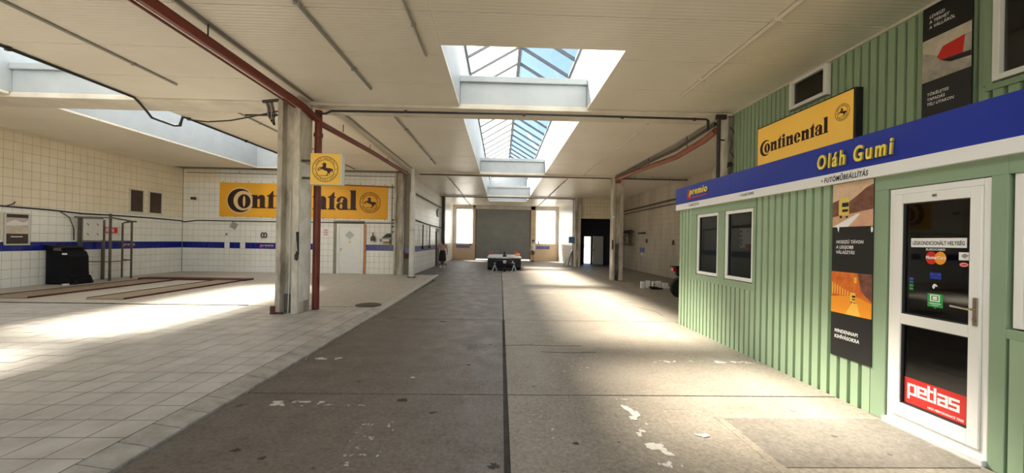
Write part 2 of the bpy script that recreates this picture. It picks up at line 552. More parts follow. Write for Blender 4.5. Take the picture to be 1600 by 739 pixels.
def split_letters(g):
    """split a text mesh into letters (accents and dots stay with the letter below them)"""
    vs, fs = g
    par = list(range(len(vs)))
    def find(a):
        while par[a] != a:
            par[a] = par[par[a]]
            a = par[a]
        return a
    for q in fs:
        for a in q[1:]:
            par[find(a)] = find(q[0])
    isl = {}
    for i, p in enumerate(vs):
        k = find(i)
        lo, hi = isl.get(k, (1e9, -1e9))
        isl[k] = (min(lo, p[0]), max(hi, p[0]))
    # coincident but unwelded pieces and accents: merge ranges that overlap by more than half
    groups = []
    for k, (lo, hi) in sorted(isl.items(), key=lambda t: -(t[1][1] - t[1][0])):
        for gr in groups:
            ov = min(hi, gr[1]) - max(lo, gr[0])
            if ov > 0.5 * (hi - lo):
                gr[2].add(k)
                break
        else:
            groups.append([lo, hi, {k}])
    groups.sort(key=lambda t: t[0])
    out = []
    for lo, hi, ks in groups:
        idx = [i for i in range(len(vs)) if find(i) in ks]
        mp = {a: n for n, a in enumerate(idx)}
        out.append(([vs[i] for i in idx], [tuple(mp[a] for a in q) for q in fs if find(q[0]) in ks]))
    return out

TX = {
    'olah': text_mesh('Oláh Gumi', 0.022, 0.10, 1.32),
    'futo': text_mesh('• FUTÓMŰBEÁLLÍTÁS', 0.016, 0.15, 1.12),
    'olaj': text_mesh('• OLAJCSERE', 0.012, 0.15, 1.12),
    'gumi': text_mesh('• GUMISZERVIZ', 0.010, 0.15, 1.12),
    'premio': text_mesh('premio', 0.018, 0.20, 1.22),
    'leg': text_mesh('LÉGKONDICIONÁLT HELYISÉG', 0.02),
    'euro': text_mesh('EUROCARD', 0.02),
    'master': text_mesh('MasterCard', 0.02),
    'hosszu': text_mesh('HOSSZÚ TÁVON\nA LEGJOBB\nVÁLASZTÁS', 0.022, 0.12, 1.08, 1.2),
    'mindennapi': text_mesh('MINDENNAPI\nKIHÍVÁSOKRA', 0.022, 0.12, 1.08, 1.2),
    'leveszi': text_mesh('LEVESZI\nA TERHET\nA VÁLLÁRÓL', 0.012, 0.12, 1.08, 1.25),
    'tokeletes': text_mesh('TÖKÉLETES\nTAPADÁS\nTÉLI UTAKON', 0.018, 0.12, 1.08, 1.25),
    'high': text_mesh('HIGH PERFORMANCE TIRES', 0.02, 0.1),
}
for ch in set('CONTINENTAL'):
    TX['ring_' + ch] = text_mesh(ch, 0.02)

def skin_body(verts, edges, radii, root):
    me = bpy.data.meshes.new('body')
    me.from_pydata(verts, edges, [])
    ob = bpy.data.objects.new('body', me)
    COL.objects.link(ob)
    ob.modifiers.new('skin', 'SKIN')
    sv = me.skin_vertices[0].data if me.skin_vertices else None
    if sv is None:
        bm = bmesh.new()
        bm.from_mesh(me)
        bm.verts.layers.skin.verify()
        bm.to_mesh(me)
        bm.free()
        sv = me.skin_vertices[0].data
    for i, r in enumerate(radii):
        rr_ = r if isinstance(r, tuple) else (r, r)
        sv[i].radius = rr_
        sv[i].use_root = (i == root)
    ss = ob.modifiers.new('sub', 'SUBSURF')
    ss.levels = ss.render_levels = 2
    bpy.context.view_layer.update()
    m2 = bpy.data.meshes.new_from_object(ob.evaluated_get(bpy.context.evaluated_depsgraph_get()))
    g = ([tuple(v.co) for v in m2.vertices], [tuple(p.vertices) for p in m2.polygons])
    bpy.data.objects.remove(ob)
    bpy.data.meshes.remove(me)
    bpy.data.meshes.remove(m2)
    return g

# ================================================================== the building
CEIL = 4.55
BACK_Y = 17.75                 # rear wall of the left bay
LEFT_X = -13.95
RIGHT_X = 8.10
HALL_L, HALL_R = -4.05, 4.80   # side walls of the deep middle hall
END_Y = 33.2
FRONT_Y = -6.0
OFF_X, OFF_Y, UP_X = 3.725, 8.13, 5.10     # office front, its far end, the set-back upper wall
PLAT = 0.06
BEAMS = [(8.66, 9.38), (17.2, 17.92), (25.9, 26.6)]
LANT = [(-0.95, 1.83, 5.96, 29.5), (-10.40, -7.85, 5.96, 17.1), (-0.95, 1.83, -5.4, 3.9), (-10.40, -7.85, -5.4, 3.9)]      # the last two: unseen lengths added behind the camera to brighten the foreground
EAVE, RIDGE = 6.20, 7.08

def in_view(p, mx=0.02):
    d = Vector(p) - Vector((0, 0, EYE))
    z = d.dot(_f)
    if z < 0.2:
        return False
    a, b = d.dot(_rr) / z * 620, d.dot(_uu) / z * 620
    return -800 * (1 + mx) < a < 800 * (1 + mx) and -363 * (1 + mx) < b < 376 * (1 + mx)

# ---- ground outside
tag(MB().box(-70, 70, -70, 110, -0.4, -0.08).build('ground_outside', 'outside_ground'), 'grey yard surface around the hall', 'ground', kind='structure')

# ---- concrete floor of slabs
floor = tag(MB().box(-4.05, 8.2, FRONT_Y, 34.2, -0.08, -0.035).build('floor', 'joint_dark', loc=(0, 0, 0)),
            'worn grey concrete hall floor cast in large slabs', 'floor', kind='structure')
yj = [FRONT_Y, -3.75, 0.25, 4.25, 8.25, 12.25, 16.25, 20.25, 24.25, 28.25, 34.2]
for a, b in zip(yj, yj[1:]):
    xs = [-2.645, 0.075, 3.70 if b <= 8.3 else 4.6, 8.15] if b < 17 else [-4.05, 0.05, 4.6, 8.15]
    if b <= 8.3:
        xs = xs[:3]
    for i, (c, d) in enumerate(zip(xs, xs[1:])):
        g = 0.022 if b < 12 else 0.012
        gy = 0.012 if i == 0 or b > 8 else 0.006
        MB().box(c + (g if i else 0.0), d - (g if i == 0 else 0.004), a + gy, b - gy, -0.04, random.uniform(-0.002, 0.002)).build('slab', 'concrete' if i == 0 else 'concrete_warm', floor, bevel=0.006)
MB().box(3.70, 8.15, FRONT_Y, 8.24, -0.04, 0.0).build('slab', 'concrete', floor)
# paler screed frame and darker slab in front of the office door
MB().box(2.06, 3.66, 2.80, 3.74, -0.01, 0.008).build('screed_border', 'concrete_warm', floor, bevel=0.004)
MB().box(2.13, 3.62, 2.87, 3.69, 0.0, 0.013).build('entrance_slab', 'concrete_patch', floor, bevel=0.004)
# short cracks in the slabs
def crack(pts, w):
    b = MB()
    for (x0, y0), (x1, y1) in zip(pts, pts[1:]):
        b.bar((x0, y0, 0.002), (x1, y1, 0.002), w, 0.004)
    b.build('crack', 'joint_dark', floor)
crack([(0.62, 5.9), (1.0, 5.86), (1.45, 5.90)], 0.012)
crack([(0.10, 6.25), (0.45, 6.28), (0.9, 6.24), (1.3, 6.26)], 0.008)
crack([(3.0, 10.8), (3.5, 10.2), (3.75, 9.4), (3.7, 8.9)], 0.012)

# worn remains of floor paint: thin flaking strips; oil drips
def flake(cx, cy, rx, ry, seed, n=18, z=0.004):
    rnd = random.Random(seed)
    k = [0.45 + 0.8 * rnd.random() for _ in range(n)]
    P = [(cx + rx * k[i] * math.cos(2 * math.pi * i / n), cy + ry * k[i] * math.sin(2 * math.pi * i / n)) for i in range(n)]
    return MB().prism(P, 0.0005, z)
for x0, x1, y0, y1, m in [(1.20, 1.38, 2.30, 3.42, 'worn_paint'), (1.24, 1.36, 3.42, 4.15, 'worn_paint'), (-2.25, -1.70, 3.93, 4.04, 'worn_paint'), (-2.66, -2.15, 5.42, 5.52, 'worn_paint'),
                          (2.15, 3.66, 5.42, 5.52, 'worn_paint'), (-1.2, -0.9, 2.9, 3.6, 'faint_paint'), (0.25, 0.50, 3.3, 4.0, 'faint_paint'), (-1.7, -1.2, 3.9, 4.0, 'faint_paint'), (0.6, 1.2, 5.0, 5.6, 'faint_paint')]:
    MB().box(x0, x1, y0, y1, 0.0005, 0.0035).build('paint_mark', m, floor)
for i, (x, y, r) in enumerate([(-2.01, 3.11, .035), (0.64, 3.23, .026), (-0.98, 4.08, .055), (-0.62, 3.80, .035), (-0.02, 2.9, .05), (1.0, 3.25, .012), (-1.75, 3.0, .03), (-1.15, 8.0, .07), (-0.4, 5.25, .03), (0.66, 2.75, .03), (-1.6, 4.6, .02), (0.4, 4.5, .015)]):
    flake(x, y, r, r * 0.8, 90 + i, 26, z=0.0025).build('oil_spot', 'joint_dark', floor)

# ---- raised tiled platform on the left
plat = tag(MB().box(LEFT_X, -2.905, FRONT_Y, BACK_Y, -0.08, PLAT - 0.008).build('floor_left', 'floor_grout', loc=(0, 0, 0)),
           'raised floor of square off-white tiles left of the kerb', 'floor', kind='structure')
T = 0.302
cand = []
ny = int((9.22 - FRONT_Y) / T)
nx = int((LEFT_X + 2.905) / -T)
for i in range(nx):
    for j in range(ny):
        x1 = -2.905 - i * T
        y1 = 9.22 - j * T
        if y1 > 0.6:
            cand.append((x1 - T / 2, y1 - T / 2))
vis = sorted([c for c in cand if in_view((c[0], c[1], PLAT), 0.05)], key=lambda c: c[0] ** 2 + c[1] ** 2)
ind = set(vis[:300])
base = MB().box(-T / 2 + .006, T / 2 - .006, -T / 2 + .006, T / 2 - .006, -0.012, 0).build('tile', 'floor_tile', plat, loc=(0, 0, 0))
tile_me = base.data
bpy.data.objects.remove(base)
rest = MB()
for c in cand:
    dz = random.uniform(-0.0025, 0.0)
    if c in ind:
        link('tile', tile_me, (c[0], c[1], PLAT + dz), plat)
    else:
        rest.box(c[0] - T / 2 + .006, c[0] + T / 2 - .006, c[1] - T / 2 + .006, c[1] + T / 2 - .006, PLAT - .012, PLAT + dz)
tag(rest.build('tile_field', 'floor_tile', plat), kind='stuff')
MB().box(LEFT_X, -2.905, 9.26, BACK_Y - .01, PLAT - .03, PLAT).build('screed', 'platform_concrete', plat)
MB().box(LEFT_X, -2.905, FRONT_Y, 9.22 - ny * T, PLAT - .03, PLAT - .002).build('screed', 'platform_concrete', plat)
# kerb stones, sloping down to the roadway
y = 0.4
i = 0
while y < BACK_Y - 0.1:
    L = 0.302 if y < 9.0 else 0.9
    xo, xi = (-2.655, -2.902)
    if y > 9.0:
        xo = -2.66 - 0.018 * (y - 9.0)
    jig = random.uniform(-0.006, 0.006)
    p = [(xi, y + .004, -.06), (xo + jig, y + .004, -.06), (xo + jig, y + L - .004, -.06), (xi, y + L - .004, -.06),
         (xi, y + .004, PLAT), (xo + jig, y + .004, 0.022), (xo + jig, y + L - .004, 0.022), (xi, y + L - .004, PLAT)]
    MB().add(p, [(3, 2, 1, 0), (4, 5, 6, 7), (0, 1, 5, 4), (1, 2, 6, 5), (2, 3, 7, 6), (3, 0, 4, 7)]).build('kerb_stone', 'kerb_stone' if y < 9 else 'platform_concrete', plat, bevel=0.008)
    y += L
    i += 1

# ---- ceiling of transverse sheet panels, roof deck above
ceil = struct('ceiling', 'cream painted sheet metal ceiling of wide transverse panels')
def cut(rect, holes):
    x0, x1, y0, y1 = rect
    for hx0, hx1, hy0, hy1 in holes:
        if hx0 < x1 and hx1 > x0 and hy0 < y1 and hy1 > y0:
            out = []
            if x0 < hx0: out.append((x0, hx0, y0, y1))
            if hx1 < x1: out.append((hx1, x1, y0, y1))
            mx0, mx1 = max(x0, hx0), min(x1, hx1)
            if y0 < hy0: out.append((mx0, mx1, y0, hy0))
            if hy1 < y1: out.append((mx0, mx1, hy1, y1))
            return [q for o_ in out for q in cut(o_, holes)]
    return [rect]
P = 1.186
rows = []
y = 8.64
while y > FRONT_Y + 0.2:
    rows.append((max(FRONT_Y, y - P), y))
    y -= P
for a, b in ((9.38, 17.2), (17.92, 25.9), (26.6, END_Y)):
    n = round((b - a) / P)
    rows += [(a + (b - a) * k / n, a + (b - a) * (k + 1) / n) for k in range(n)]
for a, b in rows:
    m = (a + b) / 2
    xl = LEFT_X if m < BACK_Y else HALL_L
    xr = UP_X if m < 8.6 else (RIGHT_X if m < 26 else HALL_R)
    segs = [(xl, -4.13), (-4.01, xr)] if m < 8.6 else ([(xl, -3.79), (-3.67, xr)] if m < 17 else [(xl, xr)])
    for s0, s1 in segs:
        for q in cut((s0, s1, a, b), LANT):
            MB().box(q[0], q[1], q[2] + .006, q[3] - .006, CEIL, CEIL + .05).build('panel', 'ceiling_paint', ceil, bevel=0.004)
LANT_OUT = [(h[0] - .1, h[1] + .1, h[2] - .1, h[3] + .1) for h in LANT]
for q in cut((LEFT_X - .2, RIGHT_X + .2, FRONT_Y, BACK_Y + .3), LANT_OUT) + cut((HALL_L - .3, RIGHT_X + .2, BACK_Y + .3, END_Y + .3), LANT_OUT):
    MB().box(q[0], q[1], q[2], q[3], CEIL + .06, CEIL + .2).build('roof_deck', 'roof_deck', ceil)
MB().box(-4.13, -4.01, FRONT_Y, 8.64, CEIL + .025, CEIL + .06).build('seam_strip', 'conduit_grey', ceil)
MB().box(-3.79, -3.67, 9.38, 17.2, CEIL + .025, CEIL + .06).build('seam_strip', 'conduit_grey', ceil)

# ---- transverse roof beams
for k, (a, b) in enumerate(BEAMS):
    xl, xr = (LEFT_X, RIGHT_X) if k == 0 else ((LEFT_X if a < BACK_Y - .6 else HALL_L, RIGHT_X) if k == 1 else (HALL_L, RIGHT_X))
    t = struct('trim_%d' % (k + 1), ['cream roof beam crossing the hall nearest the camera', 'second cream roof beam across the middle of the hall', 'farthest cream roof beam near the roller shutter'][k], ((xl + xr) / 2, a, CEIL))
    bb = b if k != 1 else b
    MB().box(xl, xr, a, bb, CEIL - .05, CEIL + .06).build('beam_soffit', 'beam_paint', t, bevel=0.01)
    for (x0, x1, y0, y1) in LANT:
        if y0 < a and y1 > b and x0 >= xl - .1:
            MB().box(x0 + .005, x1 - .005, a + .02, b - .02, CEIL + .06, CEIL + .53).build('beam_web', 'white_upstand', t, bevel=0.01)
            MB().box(x0 + .005, x1 - .005, a - .05, b + .05, CEIL + .53, CEIL + .66).build('beam_flange', 'white_upstand', t, bevel=0.01)

# ---- glazed roof lanterns
LT = []
for li, (x0, x1, y0, y1) in enumerate(LANT):
    t = LT[li - 2] if li > 1 else thing('roof_lantern', ((x0 + x1) / 2, (y0 + y1) / 2, CEIL), ['long ridge skylight in the ceiling above the middle lane', 'long ridge skylight in the ceiling of the tiled left bay'][li], 'skylight')  # added out-of-view lengths join the visible lantern of their bay
    LT.append(t)
    xm = (x0 + x1) / 2
    for sx, xe in ((-1, x0), (1, x1)):
        a, b = (xe - .10, xe) if sx < 0 else (xe, xe + .10)
        MB().box(a, b, y0 - .1, y1 + .1, CEIL + .051, EAVE).build('upstand', 'white_upstand', t)
        a, b = (xe - .02, xe + .05) if sx < 0 else (xe - .05, xe + .02)
        MB().box(a, b, y0, y1, EAVE, EAVE + .07).build('eave_rail', 'bar_grey', t)
    for ye in (y0 - .1, y1):
        MB().box(x0, x1, ye, ye + .1, CEIL + .051, EAVE).build('end_upstand', 'white_upstand', t)
        MB(frame((xm, ye + .1, EAVE), (1, 0, 0))).prism([(x0 - xm, 0), (x1 - xm, 0), (0, RIDGE - EAVE)], 0, .06).build('gable_end', 'white_upstand', t)
    MB().box(xm - .05, xm + .05, y0, y1, RIDGE - .09, RIDGE + .03).build('ridge_beam', 'bar_grey', t)
    n = round((y1 - y0) / 1.03)
    st = (y1 - y0) / n
    hx = (x1 - x0) / 2
    for sx in (-1, 1):
        e, r_ = Vector((xm + sx * hx, 0, EAVE + .06)), Vector((xm, 0, RIDGE))
        for k in range(n + 1):
            yy = y0 + st * k
            for dy in (-.028, .028):
                MB().bar((e.x, yy + dy, e.z), (r_.x, yy + dy, r_.z), .022, .07).build('glazing_bar', 'bar_grey', t)
        for k in range(n):
            ya, yb = y0 + st * k + .03, y0 + st * (k + 1) - .03
            d = Vector((0, 0, 0.008))
            p = [Vector((e.x, ya, e.z)), Vector((e.x, yb, e.z)), Vector((r_.x, yb, r_.z)), Vector((r_.x, ya, r_.z))]
            MB().add(p, [(0, 1, 2, 3)]).build('pane', 'pane_frosted' if sx < 0 else 'pane_clear', t)

# ---- tiled walls
def tile_wall(parent, M, u0, u1, v0, v1, pick, n_ind=0, tw=0.225, th=0.2608, holes=()):
    """one glazed tile after another, proud of the grout; the n_ind nearest in view are parts of their own"""
    cells = []
    i = 0
    nu, nv = math.ceil((u1 - u0) / tw - .05), math.ceil((v1 - v0) / th - .05)
    for i in range(nu):
        for j in range(nv):
            a, b = u0 + i * tw, min(u1, u0 + (i + 1) * tw)
            c, d = v0 + j * th, min(v1, v0 + (j + 1) * th)
            if any(h[0] - .05 < (a + b) / 2 < h[1] + .05 and h[2] - .05 < (c + d) / 2 < h[3] + .05 for h in holes):
                continue
            cells.append((a, b, c, d, j, i))
    whole = [q for q in cells if q[1] - q[0] > tw * .98 and q[3] - q[2] > th * .98]
    eye = Vector((0, 0, EYE))
    def key(q):
        return (M @ Vector(((q[0] + q[1]) / 2, (q[2] + q[3]) / 2, 0)) - eye).length
    seen = sorted([q for q in whole if in_view(M @ Vector(((q[0] + q[1]) / 2, (q[2] + q[3]) / 2, 0)))], key=key)
    single = set(seen[:n_ind])
    meshes, R = {}, M.to_3x3()
    mats = []
    rest = MB(M)
    for q in cells:
        mt = pick(q[4], q[5], (q[0] + q[1]) / 2, (q[2] + q[3]) / 2)
        dw = random.uniform(0.006, 0.009)
        if q in single:
            if mt not in meshes:
                b_ = MB()
                b_.box(-tw / 2 + .004, tw / 2 - .004, -th / 2 + .004, th / 2 - .004, -0.006, 0)
                me = bpy.data.meshes.new('tile')
                me.from_pydata([R @ p for p in b_.v], [], b_.f)
                me.materials.append(MATS[mt])
                meshes[mt] = me
            link('tile', meshes[mt], M @ Vector(((q[0] + q[1]) / 2, (q[2] + q[3]) / 2, dw)), parent)
        else:
            if mt not in mats:
                mats.append(mt)
            rest.box(q[0] + .004, q[1] - .004, q[2] + .004, q[3] - .004, 0, dw, mats.index(mt))
    if rest.f:
        tag(rest.build('tile_field', mats, parent), kind='stuff')

wl = tag(MB().box(LEFT_X - .25, LEFT_X, FRONT_Y, BACK_Y + .25, -.05, CEIL + .06).build('wall_left', 'grout', loc=(LEFT_X, 0, 0)),
         'long left wall of white tiles with one dark blue tile band', 'wall', kind='structure')
tile_wall(wl, wall_nx(LEFT_X), 9.0, BACK_Y - .02, PLAT, CEIL, lambda j, i, u, v: 'tile_blue' if j == 4 else ('tile_cream' if j >= 9 else 'tile_white'), 300)
MB().box(LEFT_X, LEFT_X + .006, FRONT_Y, 9.0, PLAT, CEIL).build('render_coat', 'tile_cream', wl)

wr = tag(MB().box(LEFT_X, HALL_L, BACK_Y, BACK_Y + .25, -.05, CEIL + .06).build('wall_rear', 'grout', loc=(0, BACK_Y, 0)),
         'white tiled rear wall of the left bay behind the orange banner', 'wall', kind='structure')
def rear_pick(j, i, u, v):
    if j == 4 and not (-12.1 < u < -11.85 or -11.47 < u < -11.22 or u > -8.05 and u < -6.0 or u > -4.75):
        return 'tile_blue'
    return 'tile_white' if v < 4.1 or u > -12.4 else 'tile_cream'
tile_wall(wr, wall_ny(BACK_Y), LEFT_X + .02, HALL_L - .6, PLAT, CEIL, rear_pick, 300, holes=[(-7.27, -6.05, 0, 2.28)])

wh = tag(MB().box(HALL_L - .25, HALL_L, BACK_Y + .25, END_Y + .2, -.05, CEIL + .06).build('wall_hall_left', 'grout', loc=(HALL_L, BACK_Y, 0)),
         'pale tiled left wall of the deep end of the hall', 'wall', kind='structure')
tile_wall(wh, wall_nx(HALL_L), BACK_Y + .3, END_Y - .02, 0.0, CEIL, lambda j, i, u, v: 'tile_blue_pale' if j == 4 and u < 24.6 or j == 4 and u > 27.4 and u < 30 else 'tile_white', 0, holes=[(24.7, 25.95, 0, 2.2)])
wq = tag(MB().box(RIGHT_X, RIGHT_X + .25, FRONT_Y, 29.3, -.05, CEIL + .06).build('wall_right', 'grout', loc=(RIGHT_X, 0, 0)),
         'grimy tiled right side wall behind the green office', 'wall', kind='structure')
tile_wall(wq, wall_px(RIGHT_X), -26.2, -8.0, 0.0, CEIL, lambda j, i, u, v: 'tile_grimy', 0)
whr = tag(MB().box(HALL_R, HALL_R + .25, 26.6, END_Y + .2, -.05, CEIL + .06).build('wall_hall_right', 'grout', loc=(HALL_R, 26.6, 0)),
          'short white tiled wall right of the roller shutter', 'wall', kind='structure')
tile_wall(whr, wall_px(HALL_R), -END_Y + .02, -26.6, 0.0, CEIL, lambda j, i, u, v: 'tile_white', 0)

# aisle end wall with a dark room behind it
wa = struct('wall_aisle', 'tiled end wall of the right aisle above the dark doorway', (6.6, 26.2, 0))
MB().box(4.82, 5.20, 26.2, 26.45, 0, CEIL).build('pier', 'wall_pale', wa)
o = MB().box(5.20, RIGHT_X, 26.2, 26.45, 3.2, CEIL).build('lintel', 'grout', wa)
tile_wall(wa, wall_ny(26.2), 5.21, RIGHT_X, 3.2, CEIL, lambda j, i, u, v: 'tile_cream', 0)
wd = struct('wall_store', 'dark blue and black walls of the unlit store room', (6.6, 28.7, 0))
MB().box(5.05, 6.10, 29.0, 29.2, 0, 3.4).build('rear_panel', 'dark_room', wd)
MB().box(6.62, RIGHT_X, 29.0, 29.2, 0, 3.4).build('rear_panel', 'dark_room', wd)
MB().box(6.10, 6.62, 29.0, 29.2, 2.05, 3.4).build('rear_panel', 'dark_room', wd)
MB().box(5.05, 6.10, 28.97, 29.0, 1.1, 1.5).build('blue_band', 'dark_blue_room', wd)
MB().box(5.05, 5.18, 26.45, 29.0, 0, 3.4).build('side_panel', 'dark_room', wd)
MB().box(RIGHT_X - .06, RIGHT_X - .002, 26.45, 29.0, 0, 3.4).build('side_panel', 'dark_room', wd)
MB().box(5.05, RIGHT_X, 26.45, 29.2, 3.4, 3.5).build('store_ceiling', 'dark_room', wd)

# end wall: low walls, windows, jambs
we = struct('wall_end', 'end wall with beige low panels either side of the roller shutter', (0, END_Y, 0))
MB().box(HALL_L, -2.35, END_Y, END_Y + .25, 0, 1.33).build('low_wall', 'wall_beige', we)
MB().box(2.86, HALL_R, END_Y, END_Y + .25, 0, 1.40).build('low_wall', 'wall_beige', we)
MB().box(-2.35, -2.16, END_Y, END_Y + .25, 0, CEIL).build('jamb', 'wall_beige', we)
MB().box(2.47, 2.86, END_Y, END_Y + .25, 0, CEIL).build('jamb', 'wall_beige', we)
MB().box(HALL_L, HALL_R, END_Y, END_Y + .25, 4.26, CEIL + .06).build('header', 'wall_pale', we)
MB().box(HALL_L, -3.80, END_Y, END_Y + .25, 1.33, 4.26).build('jamb', 'wall_pale', we)
MB().box(4.58, HALL_R, END_Y, END_Y + .25, 1.40, 4.26).build('jamb', 'wall_pale', we)
for x0, n in ((-3.75, 5), (2.95, 5)):
    for k in range(n):
        MB().box(x0 + k * .225 + .003, x0 + (k + 1) * .225 - .003, END_Y - .012, END_Y, .98, 1.24).build('tile', 'tile_blue_pale', we)
for k, (x0, x1, z0) in enumerate(((-3.80, -2.35, 1.33), (2.86, 4.58, 1.40))):
    w = struct('window_%d' % (k + 1), ['tall bright window left of the roller shutter', 'tall bright window right of the roller shutter'][k], ((x0 + x1) / 2, END_Y + .1, z0))
    zs = [z0 + .04, 2.75, 4.22]
    f = MB()
    for xa, xb in ((x0, x0 + .05), (x1 - .05, x1)):
        f.box(xa, xb, END_Y + .06, END_Y + .14, z0, 4.26)
    for z in (z0, 2.73, 4.22):
        f.box(x0 + .05, x1 - .05, END_Y + .065, END_Y + .135, z, z + .04)
    f.build('window_frame', 'steel_white', w)
    for za, zb in zip(zs, zs[1:]):
        MB().box(x0 + .05, x1 - .05, END_Y + .095, END_Y + .101, za, zb).build('pane', 'pane_window', w)

# roller shutter, not quite closed
rs = thing('roller_shutter', (.15, END_Y, 0), 'wide grey slatted roller shutter at the far end', 'shutter')
b = MB()
z = .14
while z < 4.24:
    b.add([(-2.16, END_Y + .08, z), (2.47, END_Y + .08, z), (2.47, END_Y + .055, z + .03), (-2.16, END_Y + .055, z + .03), (2.47, END_Y + .055, z + .075), (-2.16, END_Y + .055, z + .075), (2.47, END_Y + .08, z + .1), (-2.16, END_Y + .08, z + .1)],
          [(0, 1, 2, 3), (3, 2, 4, 5), (5, 4, 6, 7)])
    z += .1
b.box(-2.16, 2.47, END_Y + .085, END_Y + .10, .14, 4.26)
tag(b.build('slat_curtain', 'shutter_grey', rs), kind='stuff')
MB().box(-2.16, 2.47, END_Y + .045, END_Y + .105, .08, .14).build('bottom_rail', 'galvanised', rs)
for x in (-2.16, 2.41):
    MB().box(x, x + .06, END_Y + .02, END_Y + .045, 0, 4.26).build('guide_rail', 'black_steel', rs)

# ---- upper set-back wall over the office (corrugated, on the column line)
def corrugated(M, u0, u1, v0, v1, pitch=0.125, depth=0.062, crown=0.086):
    """trapezoid sheet standing on the plane w=0, ribs proud by depth"""
    b = MB(M)
    prof = []
    u = u0
    while u < u1 - 1e-6:
        sl = (pitch - crown) * .12
        for du, w in ((0, 0), (pitch - crown - 2 * sl, 0), (pitch - crown - sl, depth), (pitch - sl, depth)):
            if u + du < u1:
                prof.append((u + du, w))
        u += pitch
    prof.append((u1, 0.0))
    n = len(prof)
    V = [(p[0], v0, p[1]) for p in prof] + [(p[0], v1, p[1]) for p in prof]
    F = [(i, i + 1, n + i + 1, n + i) for i in range(n - 1)]
    nb = len(V)
    V += [(u0, v0, -.02), (u1, v0, -.02), (u1, v1, -.02), (u0, v1, -.02)]
    F += [(nb + 3, nb + 2, nb + 1, nb), tuple(range(n - 1, -1, -1)) + (nb, nb + 1), tuple(range(n, 2 * n)) + (nb + 2, nb + 3),
          (0, n, nb + 3, nb), (n - 1, nb + 1, nb + 2, 2 * n - 1)]
    return b.add(V, F)

wu = struct('wall_upper', 'dark green corrugated upper wall set back above the office', (UP_X, 1.5, 2.76))
MU = wall_px(UP_X + .042)
MB().box(UP_X + .063, UP_X + .2, FRONT_Y, 8.62, 2.76, CEIL).build('backing', 'green_trim', wu)
UW = [(6.08, 6.88, 4.03, 4.52), (1.9, 3.97, 3.38, 4.52)]                # openings (y0, y1, z0, z1)
def sheet_run(parent, M, ya, yb, za, zb, step=1.0):
    """sheets side by side from y=yb (far) to y=ya (near)"""
    n = max(1, round((yb - ya) / step))
    L = (yb - ya) / n
    k = max(1, round(L / .125))
    for i in range(n):
        corrugated(M, -yb + i * L, -yb + (i + 1) * L - .001, za, zb, pitch=L / k).build('sheet', 'green_sheet', parent)
sheet_run(wu, MU, 6.92, 8.62, 2.76, CEIL)
sheet_run(wu, MU, 6.04, 6.92, 2.76, 4.0)
sheet_run(wu, MU, 4.02, 6.04, 2.76, CEIL)
sheet_run(wu, MU, FRONT_Y, 4.02, 2.76, 3.30)
sheet_run(wu, MU, FRONT_Y, 1.9, 3.30, CEIL)
MB().box(UP_X - .045, UP_X + .02, FRONT_Y, 4.03, 3.30, 3.36).build('sill_trim', 'green_trim', wu)
MB().box(UP_X - .045, UP_X + .02, 3.97, 4.06, 3.36, CEIL).build('post_trim', 'green_trim', wu)
MB().box(UP_X - .05, UP_X + .03, FRONT_Y, 8.64, CEIL - .035, CEIL + .02).build('edge_trim', 'conduit_cream', wu)
for k, (ya, yb, za, zb) in enumerate(UW):                               # hung in the upper sheets
    w = struct('window_%d' % (k + 3), ['small white framed dark window under the ceiling above the yellow sign', 'white framed upper window cut by the top right picture corner'][k], (UP_X, (ya + yb) / 2, za))
    f = MB()
    x0, x1 = UP_X - .06, UP_X + .035
    f.box(x0, x1, ya, ya + .06, za, zb); f.box(x0, x1, yb - .06, yb, za, zb)
    f.box(x0, x1, ya + .06, yb - .06, za, za + .06); f.box(x0, x1, ya + .06, yb - .06, zb - .05, zb)
    f.build('window_frame', 'pvc_white', w, bevel=.006)
    MB().box(UP_X - .005, UP_X + .002, ya + .06, yb - .06, za + .06, zb - .05).build('pane', 'pane_office', w)
    MB().box(UP_X + .025, UP_X + .034, ya + .06, yb - .06, za + .06, zb - .05).build('blind', 'print_black', w)

# ---- office front
wo_ = struct('wall_office', 'light green corrugated front wall of the built-in office', (OFF_X, 1.0, 0))
MO = wall_px(OFF_X + .022)
sheet_run(wo_, MO, 7.60, OFF_Y, 0, 2.40, 1.0)
sheet_run(wo_, MO, 5.66, 7.60, 0, .97, 1.0)
sheet_run(wo_, MO, 3.84, 5.66, 0, 2.40, 1.0)
sheet_run(wo_, MO, FRONT_Y, 2.80, 0, 1.0, 1.0)
sheet_run(wo_, MO, FRONT_Y, 1.2, 1.0, 2.40, 1.0)
ME = frame((OFF_X + .02, OFF_Y, 0), (-1, 0, 0))                                    # end wall facing +Y
corrugated(ME, -4.4, 0.0, 0, 2.75).build('sheet', 'green_sheet', wo_)
def flat(ya, yb, za, zb, name='trim_board', out=.04, m='green_trim', inn=.03):
    return MB().box(OFF_X - out, OFF_X + inn, ya, yb, za, zb).build(name, m, wo_, bevel=.004)
flat(5.66, 7.60, .97, 1.08); flat(5.66, 7.60, 2.20, 2.40); flat(7.41, 7.60, 1.08, 2.20); flat(5.66, 5.72, 1.08, 2.20); flat(6.47, 6.66, 1.08, 2.20)
flat(3.69, 3.84, 0, 2.20, 'door_post'); flat(2.79, 2.89, 0, 2.20, 'door_post'); flat(2.79, 3.84, 2.20, 2.40); 
flat(1.2, 2.79, 1.0, 1.07); flat(1.2, 2.79, 2.2, 2.40)
MB().box(OFF_X - .02, UP_X + .04, FRONT_Y, OFF_Y, 2.70, 2.755).build('office_roof', 'green_trim', wo_)
MB().box(OFF_X + .05, OFF_X + .08, 5.66, 7.6, .97, 1.08).build('window_board', 'pvc_white', wo_)
